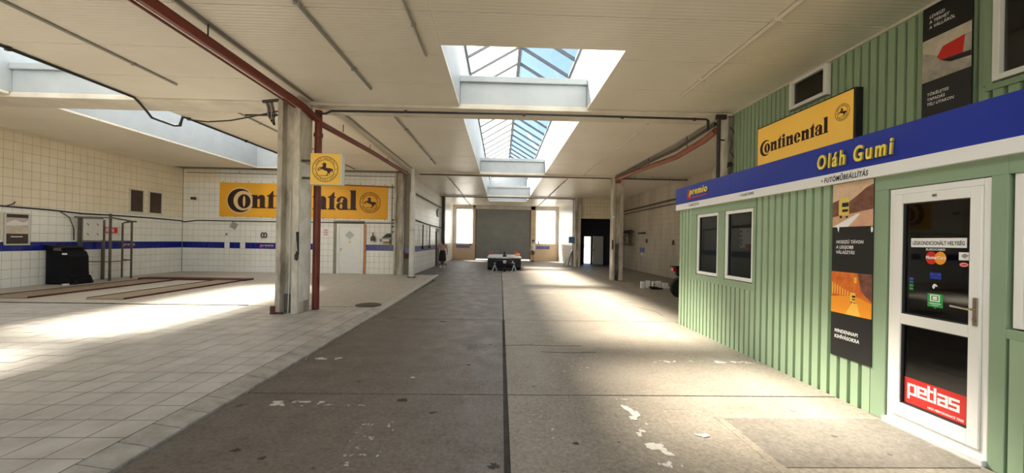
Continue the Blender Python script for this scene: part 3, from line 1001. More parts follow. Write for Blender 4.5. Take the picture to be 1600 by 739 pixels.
MB().box(OFF_X + .035, RIGHT_X, FRONT_Y, OFF_Y - .03, 2.42, 2.48).build('office_ceiling', 'office_inside', wo_)
MB().box(5.9, 6.0, FRONT_Y, OFF_Y - .03, 0.0, 2.42).build('office_partition', 'office_inside', wo_)

def pvc_window(num, label, ya, yb, za, zb, glass='pane_office'):
    w = struct('window_%d' % num, label, (OFF_X, (ya + yb) / 2, za))
    f = MB()
    x0, x1 = OFF_X - .025, OFF_X + .05
    t = .055
    f.box(x0, x1, ya, ya + t, za, zb); f.box(x0, x1, yb - t, yb, za, zb)
    f.box(x0, x1, ya + t, yb - t, za, za + t); f.box(x0, x1, ya + t, yb - t, zb - t, zb)
    f.build('window_frame', 'pvc_white', w, bevel=.006)
    s = MB()
    x0, x1 = OFF_X - .005, OFF_X + .045
    a, b_, c, d, t2 = ya + t, yb - t, za + t, zb - t, .012
    s.box(x0, x1, a, a + t2, c, d); s.box(x0, x1, b_ - t2, b_, c, d); s.box(x0, x1, a + t2, b_ - t2, c, c + t2); s.box(x0, x1, a + t2, b_ - t2, d - t2, d)
    s.build('gasket', 'pvc_gasket', w)
    MB().box(OFF_X + .012, OFF_X + .018, a + t2, b_ - t2, c + t2, d - t2).build('pane', glass, w)
    return w
pvc_window(5, 'white plastic office window farther from the door', 6.66, 7.40, 1.09, 2.20)
pvc_window(6, 'white plastic office window nearer the posters', 5.72, 6.46, 1.09, 2.20)
pvc_window(7, 'white plastic office window cut by the right picture edge', 1.2, 2.765, 1.08, 2.20)

# glazed office door
d = struct('door_1', 'white plastic glazed office door with stickers', (OFF_X, 3.28, 0))
x0, x1 = OFF_X - .03, OFF_X + .05
ya, yb, za, zb = 2.895, 3.675, .055, 2.195
f = MB()
f.box(x0, x1, ya, ya + .045, za, zb); f.box(x0, x1, yb - .045, yb, za, zb); f.box(x0, x1, ya + .045, yb - .045, zb - .055, zb)
f.box(x0, x1, ya + .045, yb - .045, za, za + .05)
f.build('door_frame', 'pvc_white', d, bevel=.005)
lf = MB()
a, b_, c, e = ya + .048, yb - .048, .108, 2.137
X0, X1 = OFF_X - .045, OFF_X + .025
lf.box(X0, X1, a, a + .078, c, e); lf.box(X0, X1, b_ - .078, b_, c, e)
for z0, z1 in ((c, .228), (.952, 1.046), (2.052, e)):
    lf.box(X0, X1, a + .078, b_ - .078, z0, z1)
leaf = lf.build('door_leaf', 'pvc_white', d, bevel=.005)
for z0, z1 in ((.228, .952), (1.046, 2.052)):
    g = MB()
    t2 = .010
    g.box(X0 + .012, X1, a + .078, a + .078 + t2, z0, z1); g.box(X0 + .012, X1, b_ - .078 - t2, b_ - .078, z0, z1)
    g.box(X0 + .012, X1, a + .088, b_ - .088, z0, z0 + t2); g.box(X0 + .012, X1, a + .088, b_ - .088, z1 - t2, z1)
    g.build('gasket', 'pvc_gasket', leaf)
    MB().box(OFF_X - .015, OFF_X - .008, a + .088, b_ - .088, z0 + t2, z1 - t2).build('pane', 'pane_office', d)
MB(wall_px(X0)).box(-2.985, -2.955, 1.05, 1.27, 0, .012).build('handle_plate', 'brass_plate', d, bevel=.004)
MB().tube([(X0 - .01, 2.968, 1.18), (X0 - .05, 2.968, 1.18), (X0 - .055, 2.99, 1.182), (X0 - .052, 3.10, 1.188)], .009, 10).build('lever', 'chrome', d, smooth=True)
MB(wall_px(X0 - .012)).disc(-2.97, 1.10, .011, .018, 0, .006).build('lock_cylinder', 'brass_plate', d)
MB().box(OFF_X - .075, OFF_X + .05, 2.89, 3.685, 0.0, .053).build('threshold', 'steel_white', d, bevel=.006)
MB().box(X0 - .012, X0, 3.26, 3.285, 2.09, 2.108).build('door_closer_pin', 'brass_plate', d)

# ================================================================== columns, pipes and cables
def h_column(name, x0, x1, y0, y1, z0, z1, label, rec=.30, mats=('old_concrete', 'column_lit'), dark_mottle=0.0):
    t = thing(name, ((x0 + x1) / 2, (y0 + y1) / 2, z0), label, 'column')
    w = x1 - x0
    d = w * rec
    poly = [(x0, y0), (x0 + w * .22, y0), (x0 + w * .27, y0 + d), (x0 + w * .66, y0 + d), (x0 + w * .71, y0), (x1, y0), (x1, y1), (x0, y1)]
    b = MB()
    b.prism(poly, z0 + .001, z1)
    b.build('shaft', mats[0], t, bevel=.008)
    return t, poly
c1, _ = h_column('concrete_column', -4.63, -4.17, 8.28, 8.80, PLAT, CEIL - .05, 'scuffed pale concrete column with the square yellow sign')
MB().box(-4.168, -4.160, 8.30, 8.79, .30, 3.2).build('lit_face', 'column_lit', c1)  # light on the right side, put in as a pale sheet
MB().box(-4.505, -4.327, 8.405, 8.416, PLAT + .002, .46).build('recess_foot_strip', 'dark_mottle', c1)  # dark mottled strip over the lower recess
MB().box(-4.70, -4.62, 8.24, 8.30, PLAT, .22).build('guard_angle', 'lift_red', c1)
MB().box(-4.62, -4.45, 8.25, 8.275, PLAT, PLAT + .04).build('guard_rail', 'lift_red', c1)
MB().tube([(-4.40, 8.39, 2.6), (-4.395, 8.38, 1.4), (-4.37, 8.33, .7), (-4.36, 8.285, PLAT + .01)], .008, 6).build('white_lead', 'steel_white', c1)
MB().tube([(-4.19, 8.27, 1.55), (-4.16, 8.22, 1.75), (-4.15, 8.25, 1.30), (-4.18, 8.26, 1.18), (-4.20, 8.27, 1.35)], .014, 6).build('hose_loop', 'cable_black', c1)
MB().box(-4.235, -4.17, 8.255, 8.28, 1.18, 1.30).build('switch_box', 'black_steel', c1, bevel=.005)
c2, _ = h_column('concrete_column', 4.84, 5.30, 17.1, 17.55, 0, CEIL - .05, 'dirty concrete column standing free in the right aisle')
MB().box(4.97, 5.14, 17.22, 17.236, .02, 1.6).build('recess_strip', 'dark_mottle', c2)  # dark mottled strip up the column recess
MB().box(4.80, 4.86, 17.06, 17.10, 1.35, 1.75).build('hook_bracket', 'black_steel', c2)
MB().tube([(4.83, 17.07, 1.70), (4.80, 17.0, 1.62), (4.84, 17.0, 1.50), (4.86, 17.07, 1.46)], .02, 6).build('hook', 'black_steel', c2)
MB().lathe([(.01, 0), (.04, .02), (.05, .06), (.02, .09)], (4.84, 17.05, 2.7), 10).build('lamp_bulb', 'steel_white', c2)
h_column('concrete_column', 4.84, 5.18, 25.75, 26.15, 0, CEIL - .05, 'narrow concrete column beside the dark store room')
h_column('concrete_column', -4.64, -4.30, 17.28, 17.72, PLAT, CEIL - .05, 'stained concrete column at the right end of the tiled rear wall')
h_column('concrete_column', -4.045, -3.85, 26.9, 27.3, 0, CEIL - .02, 'slim dark rusty pillar on the far left wall', mats=('rack_steel', 'rack_steel'))
c6, _ = h_column('concrete_column', 4.90, 5.30, 8.66, 9.10, 0, CEIL - .05, 'cream concrete column behind the office corner with loose wires')
for k in range(5):
    z = 4.25 - k * .27
    MB().tube([(5.02 + .03 * (k % 2), 8.645, z), (5.10 - .05 * (k % 2), 8.62, z - .12), (5.03, 8.645, z - .26)], .008, 6).build('loose_wire', 'cable_black', c6)
MB().box(4.98, 5.06, 8.61, 8.655, 3.38, 3.46).build('junction_box', 'black_steel', c6)
MB().tube([(4.96, 8.63, 3.36), (5.22, 8.60, 3.48)], .014, 6).build('wire_arm', 'black_steel', c6)

t = thing('white_pole', (-3.68, 16.5, PLAT), 'round white painted steel pole near the end of the platform', 'pole')
MB().lathe([(.115, PLAT), (.115, 3.55), (.085, 3.62), (.085, CEIL)], (-3.68, 16.5, 0), 20).build('tube', 'steel_white', t, smooth=True)
MB().lathe([(.17, PLAT), (.17, PLAT + .035)], (-3.68, 16.5, 0), 20).build('base_plate', 'black_steel', t)
MB().lathe([(.12, 2.0), (.12, 2.03)], (-3.68, 16.5, 0), 20).build('collar', 'galvanised', t)

# red pipes along the column line
t = thing('red_pipe', (-4.07, 8.87, PLAT), 'dark red pipe dropping beside the column and running under the ceiling', 'pipe')
MB().tube([(-4.07, 8.87, PLAT + .001), (-4.07, 8.87, 4.44)], .078, 14).build('drop_pipe', 'red_pipe', t, smooth=True)
MB().tube([(-4.16, FRONT_Y + .1, 4.40), (-4.16, 8.3, 4.36), (-4.07, 8.84, 4.22)], .075, 14).build('ceiling_run', 'red_pipe', t, smooth=True)
MB().tube([(-4.07, 8.87, 4.18), (-4.07, 12.5, 4.33), (-4.07, 17.1, 4.43)], .068, 14).build('rear_run', 'red_pipe', t, smooth=True)
MB().lathe([(.095, 3.86), (.10, 3.90), (.095, 3.94)], (-4.07, 8.87, 0), 14).build('pipe_joint', 'red_pipe', t)
for y in (2.2, 5.6, 10.3, 12.4, 14.3):
    MB().tube([(-4.10, y, 4.36), (-4.10, y, CEIL + .02)], .010, 6).build('hanger', 'black_steel', t)
MB().tube([(-4.25, FRONT_Y + .1, 4.33), (-4.25, 8.2, 4.29)], .018, 8).build('pilot_pipe', 'red_pipe', t)

t = thing('rust_pipe', (5.0, 13.2, 4.3), 'rust red pipe sagging under the ceiling of the right aisle', 'pipe')
MB().tube([(4.86, 8.95, 4.24), (4.95, 9.6, 4.20), (4.98, 11.3, 4.13), (4.98, 14.2, 4.29), (4.95, 17.0, 4.38)], .075, 12).build('tube', 'rust_pipe', t, smooth=True)
MB().tube([(4.86, 8.95, 4.40), (4.93, 11.2, 4.32), (4.93, 14.2, 4.40), (4.90, 17.0, 4.44)], .04, 10).build('return_tube', 'black_steel', t, smooth=True)
for y, z in ((10.6, 4.16), (13.4, 4.25)):
    MB().tube([(4.98, y, z), (4.98, y, CEIL + .02)], .010, 6).build('hanger', 'black_steel', t)
MB().box(4.90, 5.12, 17.0, 17.08, 4.22, 4.36).build('end_bracket', 'rust_pipe', t)

t = thing('black_conduit', (.5, 8.60, 4.3), 'thin black pipe crossing the hall below the first beam', 'pipe')
MB().tube([(-3.99, 8.60, 4.30), (-3.80, 8.60, 4.30), (-3.68, 8.60, 4.36), (.5, 8.60, 4.40), (4.46, 8.60, 4.39), (4.50, 8.60, 4.36), (4.50, 8.60, 4.14)], .022, 10).build('tube', 'cable_black', t, smooth=True)
for x in (-2.1, .45, 2.6, 4.2):
    MB().lathe([(.034, -.03), (.034, .03)], (x, 8.60, 4.385 if x > -3 else 4.36), 10, 'x').build('coupling', 'black_steel', t)
t = thing('black_downpipe', (4.74, 8.60, 2.8), 'vertical black pipe rising behind the blue fascia', 'pipe')
MB().tube([(4.74, 8.60, 0.001), (4.74, 8.60, 4.46)], .042, 12).build('tube', 'black_steel', t, smooth=True)
MB().box(4.68, 4.90, 8.56, 8.64, 4.40, CEIL - .055).build('head', 'black_steel', t)
MB().tube([(4.74, 8.60, 3.95), (4.90, 8.64, 3.95)], .015, 8).build('clip', 'black_steel', t)

for lab, pts, r, m in [
    ('dark conduit under the second roof beam', [(-3.55, 17.19, 4.44), (4.75, 17.19, 4.44)], .022, 'black_steel'),
    ('dark conduit under the farthest roof beam', [(-3.95, 25.9, 4.44), (4.75, 25.9, 4.44)], .025, 'black_steel'),
    ('thin pipe across the right aisle ceiling behind the free column', [(5.0, 17.05, 4.42), (8.05, 17.05, 4.42)], .035, 'rack_steel'),
    ('dark pipe running along the top of the grimy right wall', [(8.02, 10.0, 3.70), (8.02, 26.1, 3.70)], .045, 'rack_steel'),
    ('second dark pipe lower along the grimy right wall', [(8.03, 10.0, 3.50), (8.03, 26.1, 3.50)], .025, 'rack_steel'),
    ('dark pipe high along the far left wall', [(-3.99, 18.0, 3.75), (-3.99, 26.8, 3.75), ], .035, 'rack_steel'),
    ('black cable pair at mid height on the far left wall', [(-4.0, 18.0, 2.55), (-4.0, 22.0, 2.45), (-4.0, 26.8, 2.42)], .03, 'cable_black'),
    ('pipe across the rear wall just below the ceiling', [(LEFT_X + .2, 17.68, 4.38), (-4.7, 17.68, 4.38)], .018, 'conduit_grey'),
    ('dark rod spanning in front of the orange banner top', [(-8.3, 17.55, 3.99), (-4.645, 17.55, 3.90)], .022, 'red_pipe'),
    ('thin rod under the ceiling over the bright left window', [(-3.75, 32.9, 4.30), (-2.2, 32.9, 4.30)], .02, 'conduit_grey'),
]:
    p0, p1 = Vector(pts[0]), Vector(pts[-1])
    t = thing('conduit', (p0 + p1) / 2, lab, 'pipe')
    MB().tube(pts, r, 8).build('tube', m, t, smooth=True)
    for k in range(1, 4):
        q = p0.lerp(p1, k / 4)
        if p0.z > 4.25:
            top = CEIL - .05 if any(a - .1 < q.y < b + .1 for a, b in BEAMS) else CEIL + .01
            MB().tube([q, (q.x, q.y, top)], .008, 6).build('hanger', 'black_steel', t)
        elif abs(p0.y - 17.55) < .1:
            if k == 1:
                MB().tube([p0, (p0.x, p0.y, CEIL + .01)], .012, 6).build('hanger', 'black_steel', t)
        else:
            xw = RIGHT_X - .011 if q.x > 0 else HALL_L + .011
            MB().tube([q, (xw, q.y, q.z)], .012, 6).build('bracket', 'black_steel', t)

# surface conduits along the ceiling panels
for lab, x, ya, yb, r, m in [
    ('grey ceiling conduit between the red pipe and the middle skylight', -2.56, -5.5, 7.72, .024, 'conduit_grey'),
    ('short grey ceiling conduit beside the near corner of the middle skylight', -1.23, -5.5, 6.27, .018, 'conduit_grey'),
    ('grey ceiling conduit over the left bay before the first beam', -6.27, -5.5, 7.78, .022, 'conduit_grey'),
    ('cream ceiling conduit left of the green upper wall', 3.46, -5.5, 7.72, .030, 'conduit_cream'),
    ('grey ceiling conduit left of the skylight beyond the first beam', -2.56, 9.45, 15.2, .024, 'conduit_grey'),
    ('cream ceiling conduit right of the skylight beyond the first beam', 3.50, 9.5, 16.8, .022, 'conduit_cream'),
    ('grey ceiling conduit over the left bay beyond the first beam', -6.2, 9.42, 16.9, .020, 'conduit_grey'),
    ('grey ceiling conduit in the deep hall left of the skylight', -2.5, 18.1, 25.7, .022, 'conduit_grey'),
    ('grey ceiling conduit in the deep hall right of the skylight', 3.0, 18.1, 25.7, .022, 'conduit_grey'),
    ('last grey ceiling conduit before the left end window', -2.6, 26.7, 32.9, .022, 'conduit_grey'),
    ('last grey ceiling conduit before the right end window', 3.0, 26.7, 32.9, .022, 'conduit_grey'),
]:
    t = thing('ceiling_conduit', (x, (ya + yb) / 2, CEIL - .03), lab, 'conduit')
    MB().tube([(x, ya, CEIL - r), (x, yb, CEIL - r)], r, 8).build('tube', m, t, smooth=True)
    y = yb - .9
    while y > ya and y > 2:
        MB().box(x - r * 1.6, x + r * 1.6, y, y + .03, CEIL - 2.15 * r, CEIL - .001).build('clip', m, t)
        y -= 1.9

t = thing('black_cable', (-7.83, 10, CEIL - .1), 'black cable clipped along the left skylight edge with a hanging loop', 'cable')
MB().tube([(-7.76, 1.0, CEIL - .03), (-7.76, 8.55, CEIL - .03), (-7.80, 8.75, CEIL - .10), (-7.82, 8.95, CEIL - .22), (-7.95, 9.2, CEIL - .26), (-7.90, 9.75, CEIL - .28), (-7.80, 9.80, CEIL - .26), (-7.78, 9.85, CEIL - .04), (-7.77, 10.0, CEIL - .03), (-7.77, 16.9, CEIL - .03)], .024, 8).build('lead', 'cable_black', t, smooth=True)
for y in (6.4, 10.0, 12.2, 14.4):
    MB().box(-7.80, -7.73, y, y + .05, CEIL - .065, CEIL - .001).build('clip', 'black_steel', t)
t = thing('black_cable', (-6.0, 9.2, 4.3), 'black cable sagging from the skylight edge to the yellow sign column', 'cable')
MB().tube([(-7.70, 9.92, 4.47), (-7.0, 9.6, 4.34), (-6.2, 9.2, 4.27), (-5.4, 8.8, 4.27), (-4.68, 8.5, 4.31)], .016, 8).build('lead', 'cable_black', t, smooth=True)
MB().tube([(-5.45, 8.55, 4.21), (-4.64, 8.50, 4.21)], .022, 8).build('bracket_rod', 'black_steel', t)
t = thing('cable_bundle', (-4.75, 8.35, 4.2), 'tangled cables in a bracket at the top of the yellow sign column', 'cable')
MB().bar((-4.95, 8.3, 4.42), (-4.62, 8.3, 4.46), .05, .05).build('bracket', 'black_steel', t)
for k in range(6):
    dx = .03 * k
    MB().tube([(-4.92 + dx, 8.32, 4.44), (-4.84 + dx, 8.27, 4.30 - .02 * k), (-4.80 + .02 * k, 8.24, 4.10 - .03 * k), (-4.74 + .015 * k, 8.22, 4.02 - .02 * k), (-4.68, 8.24, 4.06), (-4.66, 8.27, 4.18)], .010, 6).build('loop', 'cable_black' if k % 3 else 'conduit_grey', t, smooth=True)

# ================================================================== lettering helpers
def conti_word(b, u, v, s, w0, w1, mi=0, halo=None):
    """slab-serif CONTINENTAL word mark with the o inside the big C; s is the x-height"""
    def R(x0, x1, y0, y1):
        b.prism([(u + x0 * s, v + y0 * s), (u + x1 * s, v + y0 * s), (u + x1 * s, v + y1 * s), (u + x0 * s, v + y1 * s)], w0, w1, mi)
    def Pg(ps):
        b.prism([(u + x * s, v + y * s) for x, y in ps], w0, w1, mi)
    def E(cx, cy, rx, ry, ix, iy, icx=None, icy=None, a0=0, a1=360, n=28):
        b.ring(u + cx * s, v + cy * s, s, s, w0, w1, mi, n=n, a0=a0, a1=a1, sx=rx, sy=ry, c1=(u + (cx if icx is None else icx) * s, v + (cy if icy is None else icy) * s), s1=(ix, iy))
    if halo is not None:
        b.disc(u + .93 * s, v + .555 * s, 1.0 * s, 1.02 * s, w0 - .0016, w0 - .0008, halo, 36)
    E(.93, .555, .93, .90, .72, .745, 1.16, .55, 52, 308, 40)
    E(1.23, .50, .48, .535, .10, .42)
    def n_(x):
        R(x + .08, x + .44, .04, .96); R(x, x + .54, 0, .09); R(x, x + .44, .90, 1.0)
        R(x + .62, x + 1.0, .04, .78); R(x + .54, x + 1.08, 0, .09)
        Pg([(x + .44, .70), (x + .62, .70), (x + 1.0, .78), (x + .96, .93), (x + .82, 1.02), (x + .64, 1.0), (x + .44, .86)])
    def t_(x):
        R(x + .12, x + .48, .04, 1.0); R(x + .02, x + .58, 0, .09); R(x, x + .58, .90, 1.0)
        Pg([(x + .0, .90), (x + .48, .90), (x + .48, 1.36), (x + .40, 1.30), (x + .25, 1.12)])
    def i_(x):
        R(x + .1, x + .46, .04, .96); R(x, x + .56, 0, .09); R(x, x + .46, .90, 1.0)
        b.disc(u + (x + .27) * s, v + 1.24 * s, .20 * s, .18 * s, w0, w1, mi, 16)
    def e_(x):
        E(x + .45, .5, .45, .53, .11, .43, a0=18, a1=330)
        R(x + .30, x + .84, .47, .56)
        Pg([(x + .56, .47), (x + .88, .47), (x + .89, .60), (x + .80, .78), (x + .56, .78)])
    def a_(x):
        E(x + .36, .27, .36, .29, .10, .20)
        R(x + .48, x + .84, .06, .78); R(x + .48, x + .98, 0, .09)
        E(x + .44, .70, .40, .32, .14, .20, a0=0, a1=180, n=14)
        b.disc(u + (x + .16) * s, v + .70 * s, .14 * s, .13 * s, w0, w1, mi, 14)
    def l_(x):
        R(x + .08, x + .46, .04, 1.5); R(x, x + .54, 0, .09); R(x, x + .46, 1.42, 1.5)
    n_(1.78); t_(2.93); i_(3.58); n_(4.22); e_(5.38); n_(6.36); t_(7.50); a_(8.14); l_(9.14)
    return 9.70 * s

HORSE = [(163, 143), (176, 134), (184, 126), (189, 132), (203, 134), (207, 150), (206, 166), (201, 178), (214, 188), (232, 188), (246, 189), (257, 194), (270, 193), (279, 202), (280, 220), (273, 239), (266, 237), (269, 221), (262, 214),
         (258, 226), (248, 238), (247, 250), (253, 262), (247, 266), (240, 253), (239, 243), (232, 244), (226, 257), (214, 270), (206, 268), (217, 254), (222, 240), (218, 227), (205, 220), (188, 214), (174, 208), (160, 200), (146, 204), (134, 216), (126, 213), (140, 198), (152, 190),
         (136, 189), (124, 198), (122, 210), (128, 222), (118, 220), (113, 207), (118, 190), (136, 180), (152, 178), (160, 178), (168, 166), (176, 154), (168, 155), (160, 152)]
def emblem(b, cu, cv, r, w0, w1, mi=0, lettering=True):
    b.ring(cu, cv, r * .955, r, w0, w1, mi, 40)
    b.ring(cu, cv, r * .70, r * .735, w0, w1, mi, 36)
    cx, cy, k = 196, 200, r * .60 / 85
    b.prism([(cu + (x - cx) * k, cv - (y - cy) * k) for x, y in HORSE], w0, w1, mi)
    b.prism([(cu + (x - cx) * k, cv - (y - cy) * k) for x, y in ((135, 268), (236, 268), (236, 274), (135, 274))], w0, w1, mi)
    if lettering:
        word = 'CONTINENTAL'
        for half in (0, 1):
            for i, ch in enumerate(word):
                a = math.radians((152 - i * 12.4) if half == 0 else (152 - i * 12.4 + 180))
                g = TX['ring_' + ch]
                xs = [p[0] for p in g[0]]
                xm = (min(xs) + max(xs)) / 2
                sc = r * .25
                px, py = cu + r * .765 * math.cos(a), cv + r * .765 * math.sin(a)
                ex, ey = (math.sin(a), -math.cos(a)), (math.cos(a), math.sin(a))
                V = [(px + ex[0] * (p[0] - xm) * sc * .72 + ey[0] * p[1] * sc * .78, py + ex[1] * (p[0] - xm) * sc * .72 + ey[1] * p[1] * sc * .78, w1 if p[2] > 0 else w0) for p in g[0]]
                b.add(V, g[1], mi)
        for a in (0, math.pi):
            b.disc(cu + r * .845 * math.cos(a), cv + r * .845 * math.sin(a), r * .035, r * .035, w0, w1, mi, 8)

def petlas_word(b, u, v, s, w0, w1, mi=0):
    W = .25
    x = 0.0
    def S(pts):
        b.stroke([(u + (x + p[0]) * s, v + p[1] * s) for p in pts], W * s, w0, w1, mi)
    S([(0, -.45), (0, 1), (.72, 1), (.72, 0), (0, 0)]); x += 1.02
    S([(0, .48), (.72, .48), (.72, 1), (0, 1), (0, 0), (.72, 0)]); x += 1.02
    S([(0, 1.38), (0, 0), (.32, 0)]); S([(0, 1), (.32, 1)]); x += .62
    S([(0, 1.38), (0, 0)]); x += .30
    S([(.05, 1), (.77, 1), (.77, 0), (.05, 0), (.05, .5), (.77, .5)]); x += 1.07
    S([(.72, 1), (0, 1), (0, .5), (.72, .5), (.72, 0), (0, 0)])
    return (x + .75) * s

def premio_mark(b, u, v, ht, ye, rd, w0, w1, wd=None):
    """yellow italic word with a red runner mark and underline; ht is the letter height with descender"""
    wd = wd or ht * 2.6
    b.prism([(u, v - .06 * ht), (u + .30 * ht, v + .9 * ht), (u + .42 * ht, v + .55 * ht), (u + .34 * ht, v + .3 * ht), (u + .5 * ht, v - .0 * ht), (u + .2 * ht, v + .1 * ht)], w0, w1, rd)
    b.disc(u + .44 * ht, v + .86 * ht, .10 * ht, .11 * ht, w0, w1, rd, 12)
    b.prism([(u + .02 * ht, v - .22 * ht), (u + .5 * ht + wd, v - .08 * ht), (u + .5 * ht + wd, v + .0 * ht), (u + .06 * ht, v - .10 * ht)], w0, w1, rd)
    b.glyphs(TX['premio'], u + .5 * ht, v, wd, ht, w0, w1, ye)

# ================================================================== the signs
# orange banner on the rear wall
MBk = wall_ny(BACK_Y - .03)
t = thing('banner', (-8.7, BACK_Y - .03, 2.48), 'long orange banner with dark brown lettering on the rear wall', 'banner')
n = 40
b = MB(MBk)
V, F = [], []
for i in range(n + 1):
    uu = -12.35 + (7.30) * i / n
    for k in range(5):
        vv = 2.49 + 1.49 * k / 4
        V.append((uu, vv, .004 + .004 * math.sin(i * 1.1 + k) * math.sin(k * 1.3)))
for i in range(n):
    for k in range(4):
        a = i * 5 + k
        F.append((a, a + 5, a + 6, a + 1))
b.add(V, F)
b.box(-12.35, -5.05, 2.49, 3.98, -.01, .0)
b.build('cloth', 'banner_orange', t)
b = MB(MBk)
conti_word(b, -12.0, 2.88, .578, .012, .016, 0, halo=1)
b.build('word_mark', ['banner_brown', 'halo_cream'], t)
b = MB(MBk)
emblem(b, -5.82, 3.22, .46, .010, .014)
b.build('horse_emblem', 'banner_brown', t)
for i in range(14):
    for vv in (2.45, 4.0):
        MB(MBk).box(-12.2 + i * .54, -12.185 + i * .54, vv, vv + .05, 0, .01).build('eyelet_tie', 'cable_black', t)

# square yellow box sign on the column
t = thing('box_sign', (-3.64, 8.40, 2.74), 'square yellow light box with a black horse in a ring on the column', 'sign')
MB().box(-3.965, -3.315, 8.30, 8.46, 2.735, 3.385).build('casing', 'sign_grey', t, bevel=.01)
MY = wall_ny(8.30)
MB(MY).box(-3.955, -3.345, 2.745, 3.375, 0, .004).build('face', 'sign_yellow', t)
b = MB(MY)
emblem(b, -3.655, 3.06, .265, .0045, .0065)
b.build('horse_emblem', 'banner_brown', t)
MB().box(-4.17, -3.965, 8.36, 8.40, 3.22, 3.26).build('bracket', 'black_steel', t)
MB().box(-4.17, -3.965, 8.36, 8.40, 2.86, 2.90).build('bracket', 'black_steel', t)

# yellow light box over the fascia
t = thing('light_box', (5.0, 6.5, 3.15), 'long yellow light box with dark lettering above the blue fascia', 'sign')
MB().box(4.955, 5.075, 5.46, 7.60, 3.14, 3.91).build('casing', 'print_black', t, bevel=.01)
ML = wall_px(4.955)
MB(ML).box(-7.575, -5.485, 3.175, 3.885, 0, .004).build('face', 'sign_yellow_glow', t)
b = MB(ML)
conti_word(b, -7.50, 3.385, .164, .0045, .0065)
b.build('word_mark', 'banner_brown', t)
b = MB(ML)
emblem(b, -5.665, 3.61, .125, .0045, .006)
b.build('horse_emblem', 'banner_brown', t)

# blue fascia with white strip and raised letters
t = thing('fascia_sign', (3.63, 1.0, 2.32), 'long blue fascia board with white strip over the office front', 'sign')
ys = [8.19, 6.22, 4.365, 2.4, 0.4, -1.6, -3.6, FRONT_Y]
for a, b_ in zip(ys, ys[1:]):
    MB().box(3.632, 3.692, b_ + .001, a - .001, 2.452, 2.775).build('blue_board', 'fascia_blue', t, bevel=.002)
    MB().box(3.635, 3.692, b_ + .001, a - .001, 2.335, 2.451).build('white_board', 'fascia_white', t, bevel=.002)
MF = wall_px(3.632)
g = TX['olah']
xs = [p[0] for p in g[0]]
ysv = [p[1] for p in g[0]]
sx, sy = .875 / (max(xs) - min(xs)), .165 / (max(ysv) - min(ysv))
for L in split_letters(g):
    b = MB(MF)
    b.add([(-4.455 + (p[0] - min(xs)) * sx, 2.515 + (p[1] - min(ysv)) * sy, .024 if p[2] > 0 else .004) for p in L[0]], L[1])
    b.m = [0 if all(L[0][a][2] > 0 for a in q) else 1 for q in L[1]]
    b.build('letter', ['letter_yellow', 'letter_side'], t)
b = MB(MF)
premio_mark(b, -7.66, 2.545, .165, 0, 1, .004, .016, wd=.66)
b.build('brand_mark', ['letter_yellow', 'print_red'], t)
MW = wall_px(3.635)
MB(MW).glyphs(TX['futo'], -4.42, 2.36, .575, .075, .001, .003).build('lettering', 'print_black', t)
MB(MW).glyphs(TX['olaj'], -5.98, 2.37, .35, .05, .001, .003).build('lettering', 'print_black', t)
MB(MW).glyphs(TX['gumi'], -7.64, 2.37, .43, .05, .001, .003).build('lettering', 'conduit_grey', t)

# lower poster beside the door
def truck(b, u, v, s, w, body, dark):
    b.prism([(u, v + .15 * s), (u + .55 * s, v + .10 * s), (u + .62 * s, v + .2 * s), (u + .62 * s, v + .95 * s), (u + .55 * s, v + 1.08 * s), (u + .1 * s, v + 1.08 * s), (u, v + .9 * s)], w, w + .0006, body)
    b.prism([(u + .2 * s, v + .58 * s), (u + .6 * s, v + .58 * s), (u + .6 * s, v + .8 * s), (u + .2 * s, v + .8 * s)], w + .0006, w + .0012, dark)
    b.prism([(u + .22 * s, v + .32 * s), (u + .56 * s, v + .32 * s), (u + .58 * s, v + .45 * s), (u + .22 * s, v + .45 * s)], w + .0006, w + .0012, dark)
    for k in (.06, .42):
        b.prism([(u + k * s, v), (u + (k + .14) * s, v), (u + (k + .14) * s, v + .16 * s), (u + k * s, v + .16 * s)], w - .0002, w + .0004, dark)
t = thing('truck_poster', (3.63, 4.06, .46), 'tall poster of a yellow truck and an orange tunnel beside the office door', 'poster')
MB().box(3.677, 3.692, 3.825, 4.310, .46, 2.33).build('board', 'print_black', t)
MP = wall_px(3.677)
b = MB(MP)
u0, u1 = -4.308, -3.827
b.box(u0, u1, 1.86, 2.328, .0005, .001, 0)
b.prism([(u0, 1.86), (u1, 1.86), (u1, 2.03), (u0 + .25, 2.02), (u0, 1.99)], .001, .0015, 2)
b.prism([(u0, 1.97), (u0, 2.13), (u0 + .10, 2.16), (u0 + .20, 2.12), (u0 + .30, 2.18), (u0 + .4, 2.25), (u1, 2.28), (u1, 2.03), (u0 + .25, 2.0)], .001, .0016, 1)
b.prism([(u0, 1.86), (u0 + .20, 1.86), (u0 + .34, 1.99), (u0 + .30, 1.99)], .0015, .002, 5)
truck(b, u0 + .08, 1.955, .205, .0022, 3, 4)
b.build('day_picture', ['print_sky', 'print_hill', 'print_road', 'print_truck', 'print_black', 'print_white'], t)
b = MB(MP)
b.box(u0, u1, .93, 1.375, .0005, .001, 0)
b.prism([(u0, .93), (u1, .93), (u1, 1.08), (u0 + .28, 1.14), (u0, 1.10)], .001, .0014, 1)
b.prism([(u0 + .18, .93), (u0 + .36, .93), (u0 + .32, 1.06), (u0 + .26, 1.06)], .0014, .0018, 2)
for k in range(8):
    b.box(u0 + .01 + k * .032, u0 + .022 + k * .032, 1.13, 1.26 - k * .013, .001, .0015, 2)
b.box(u0 + .28, u0 + .31, 1.27, 1.33, .001, .0015, 2)
truck(b, u0 + .24, 1.06, .10, .0020, 2, 3)
b.prism([(u0 + .32, 1.375), (u1, 1.375), (u1, 1.10), (u0 + .42, 1.14), (u0 + .36, 1.2)], .001, .0013, 4)
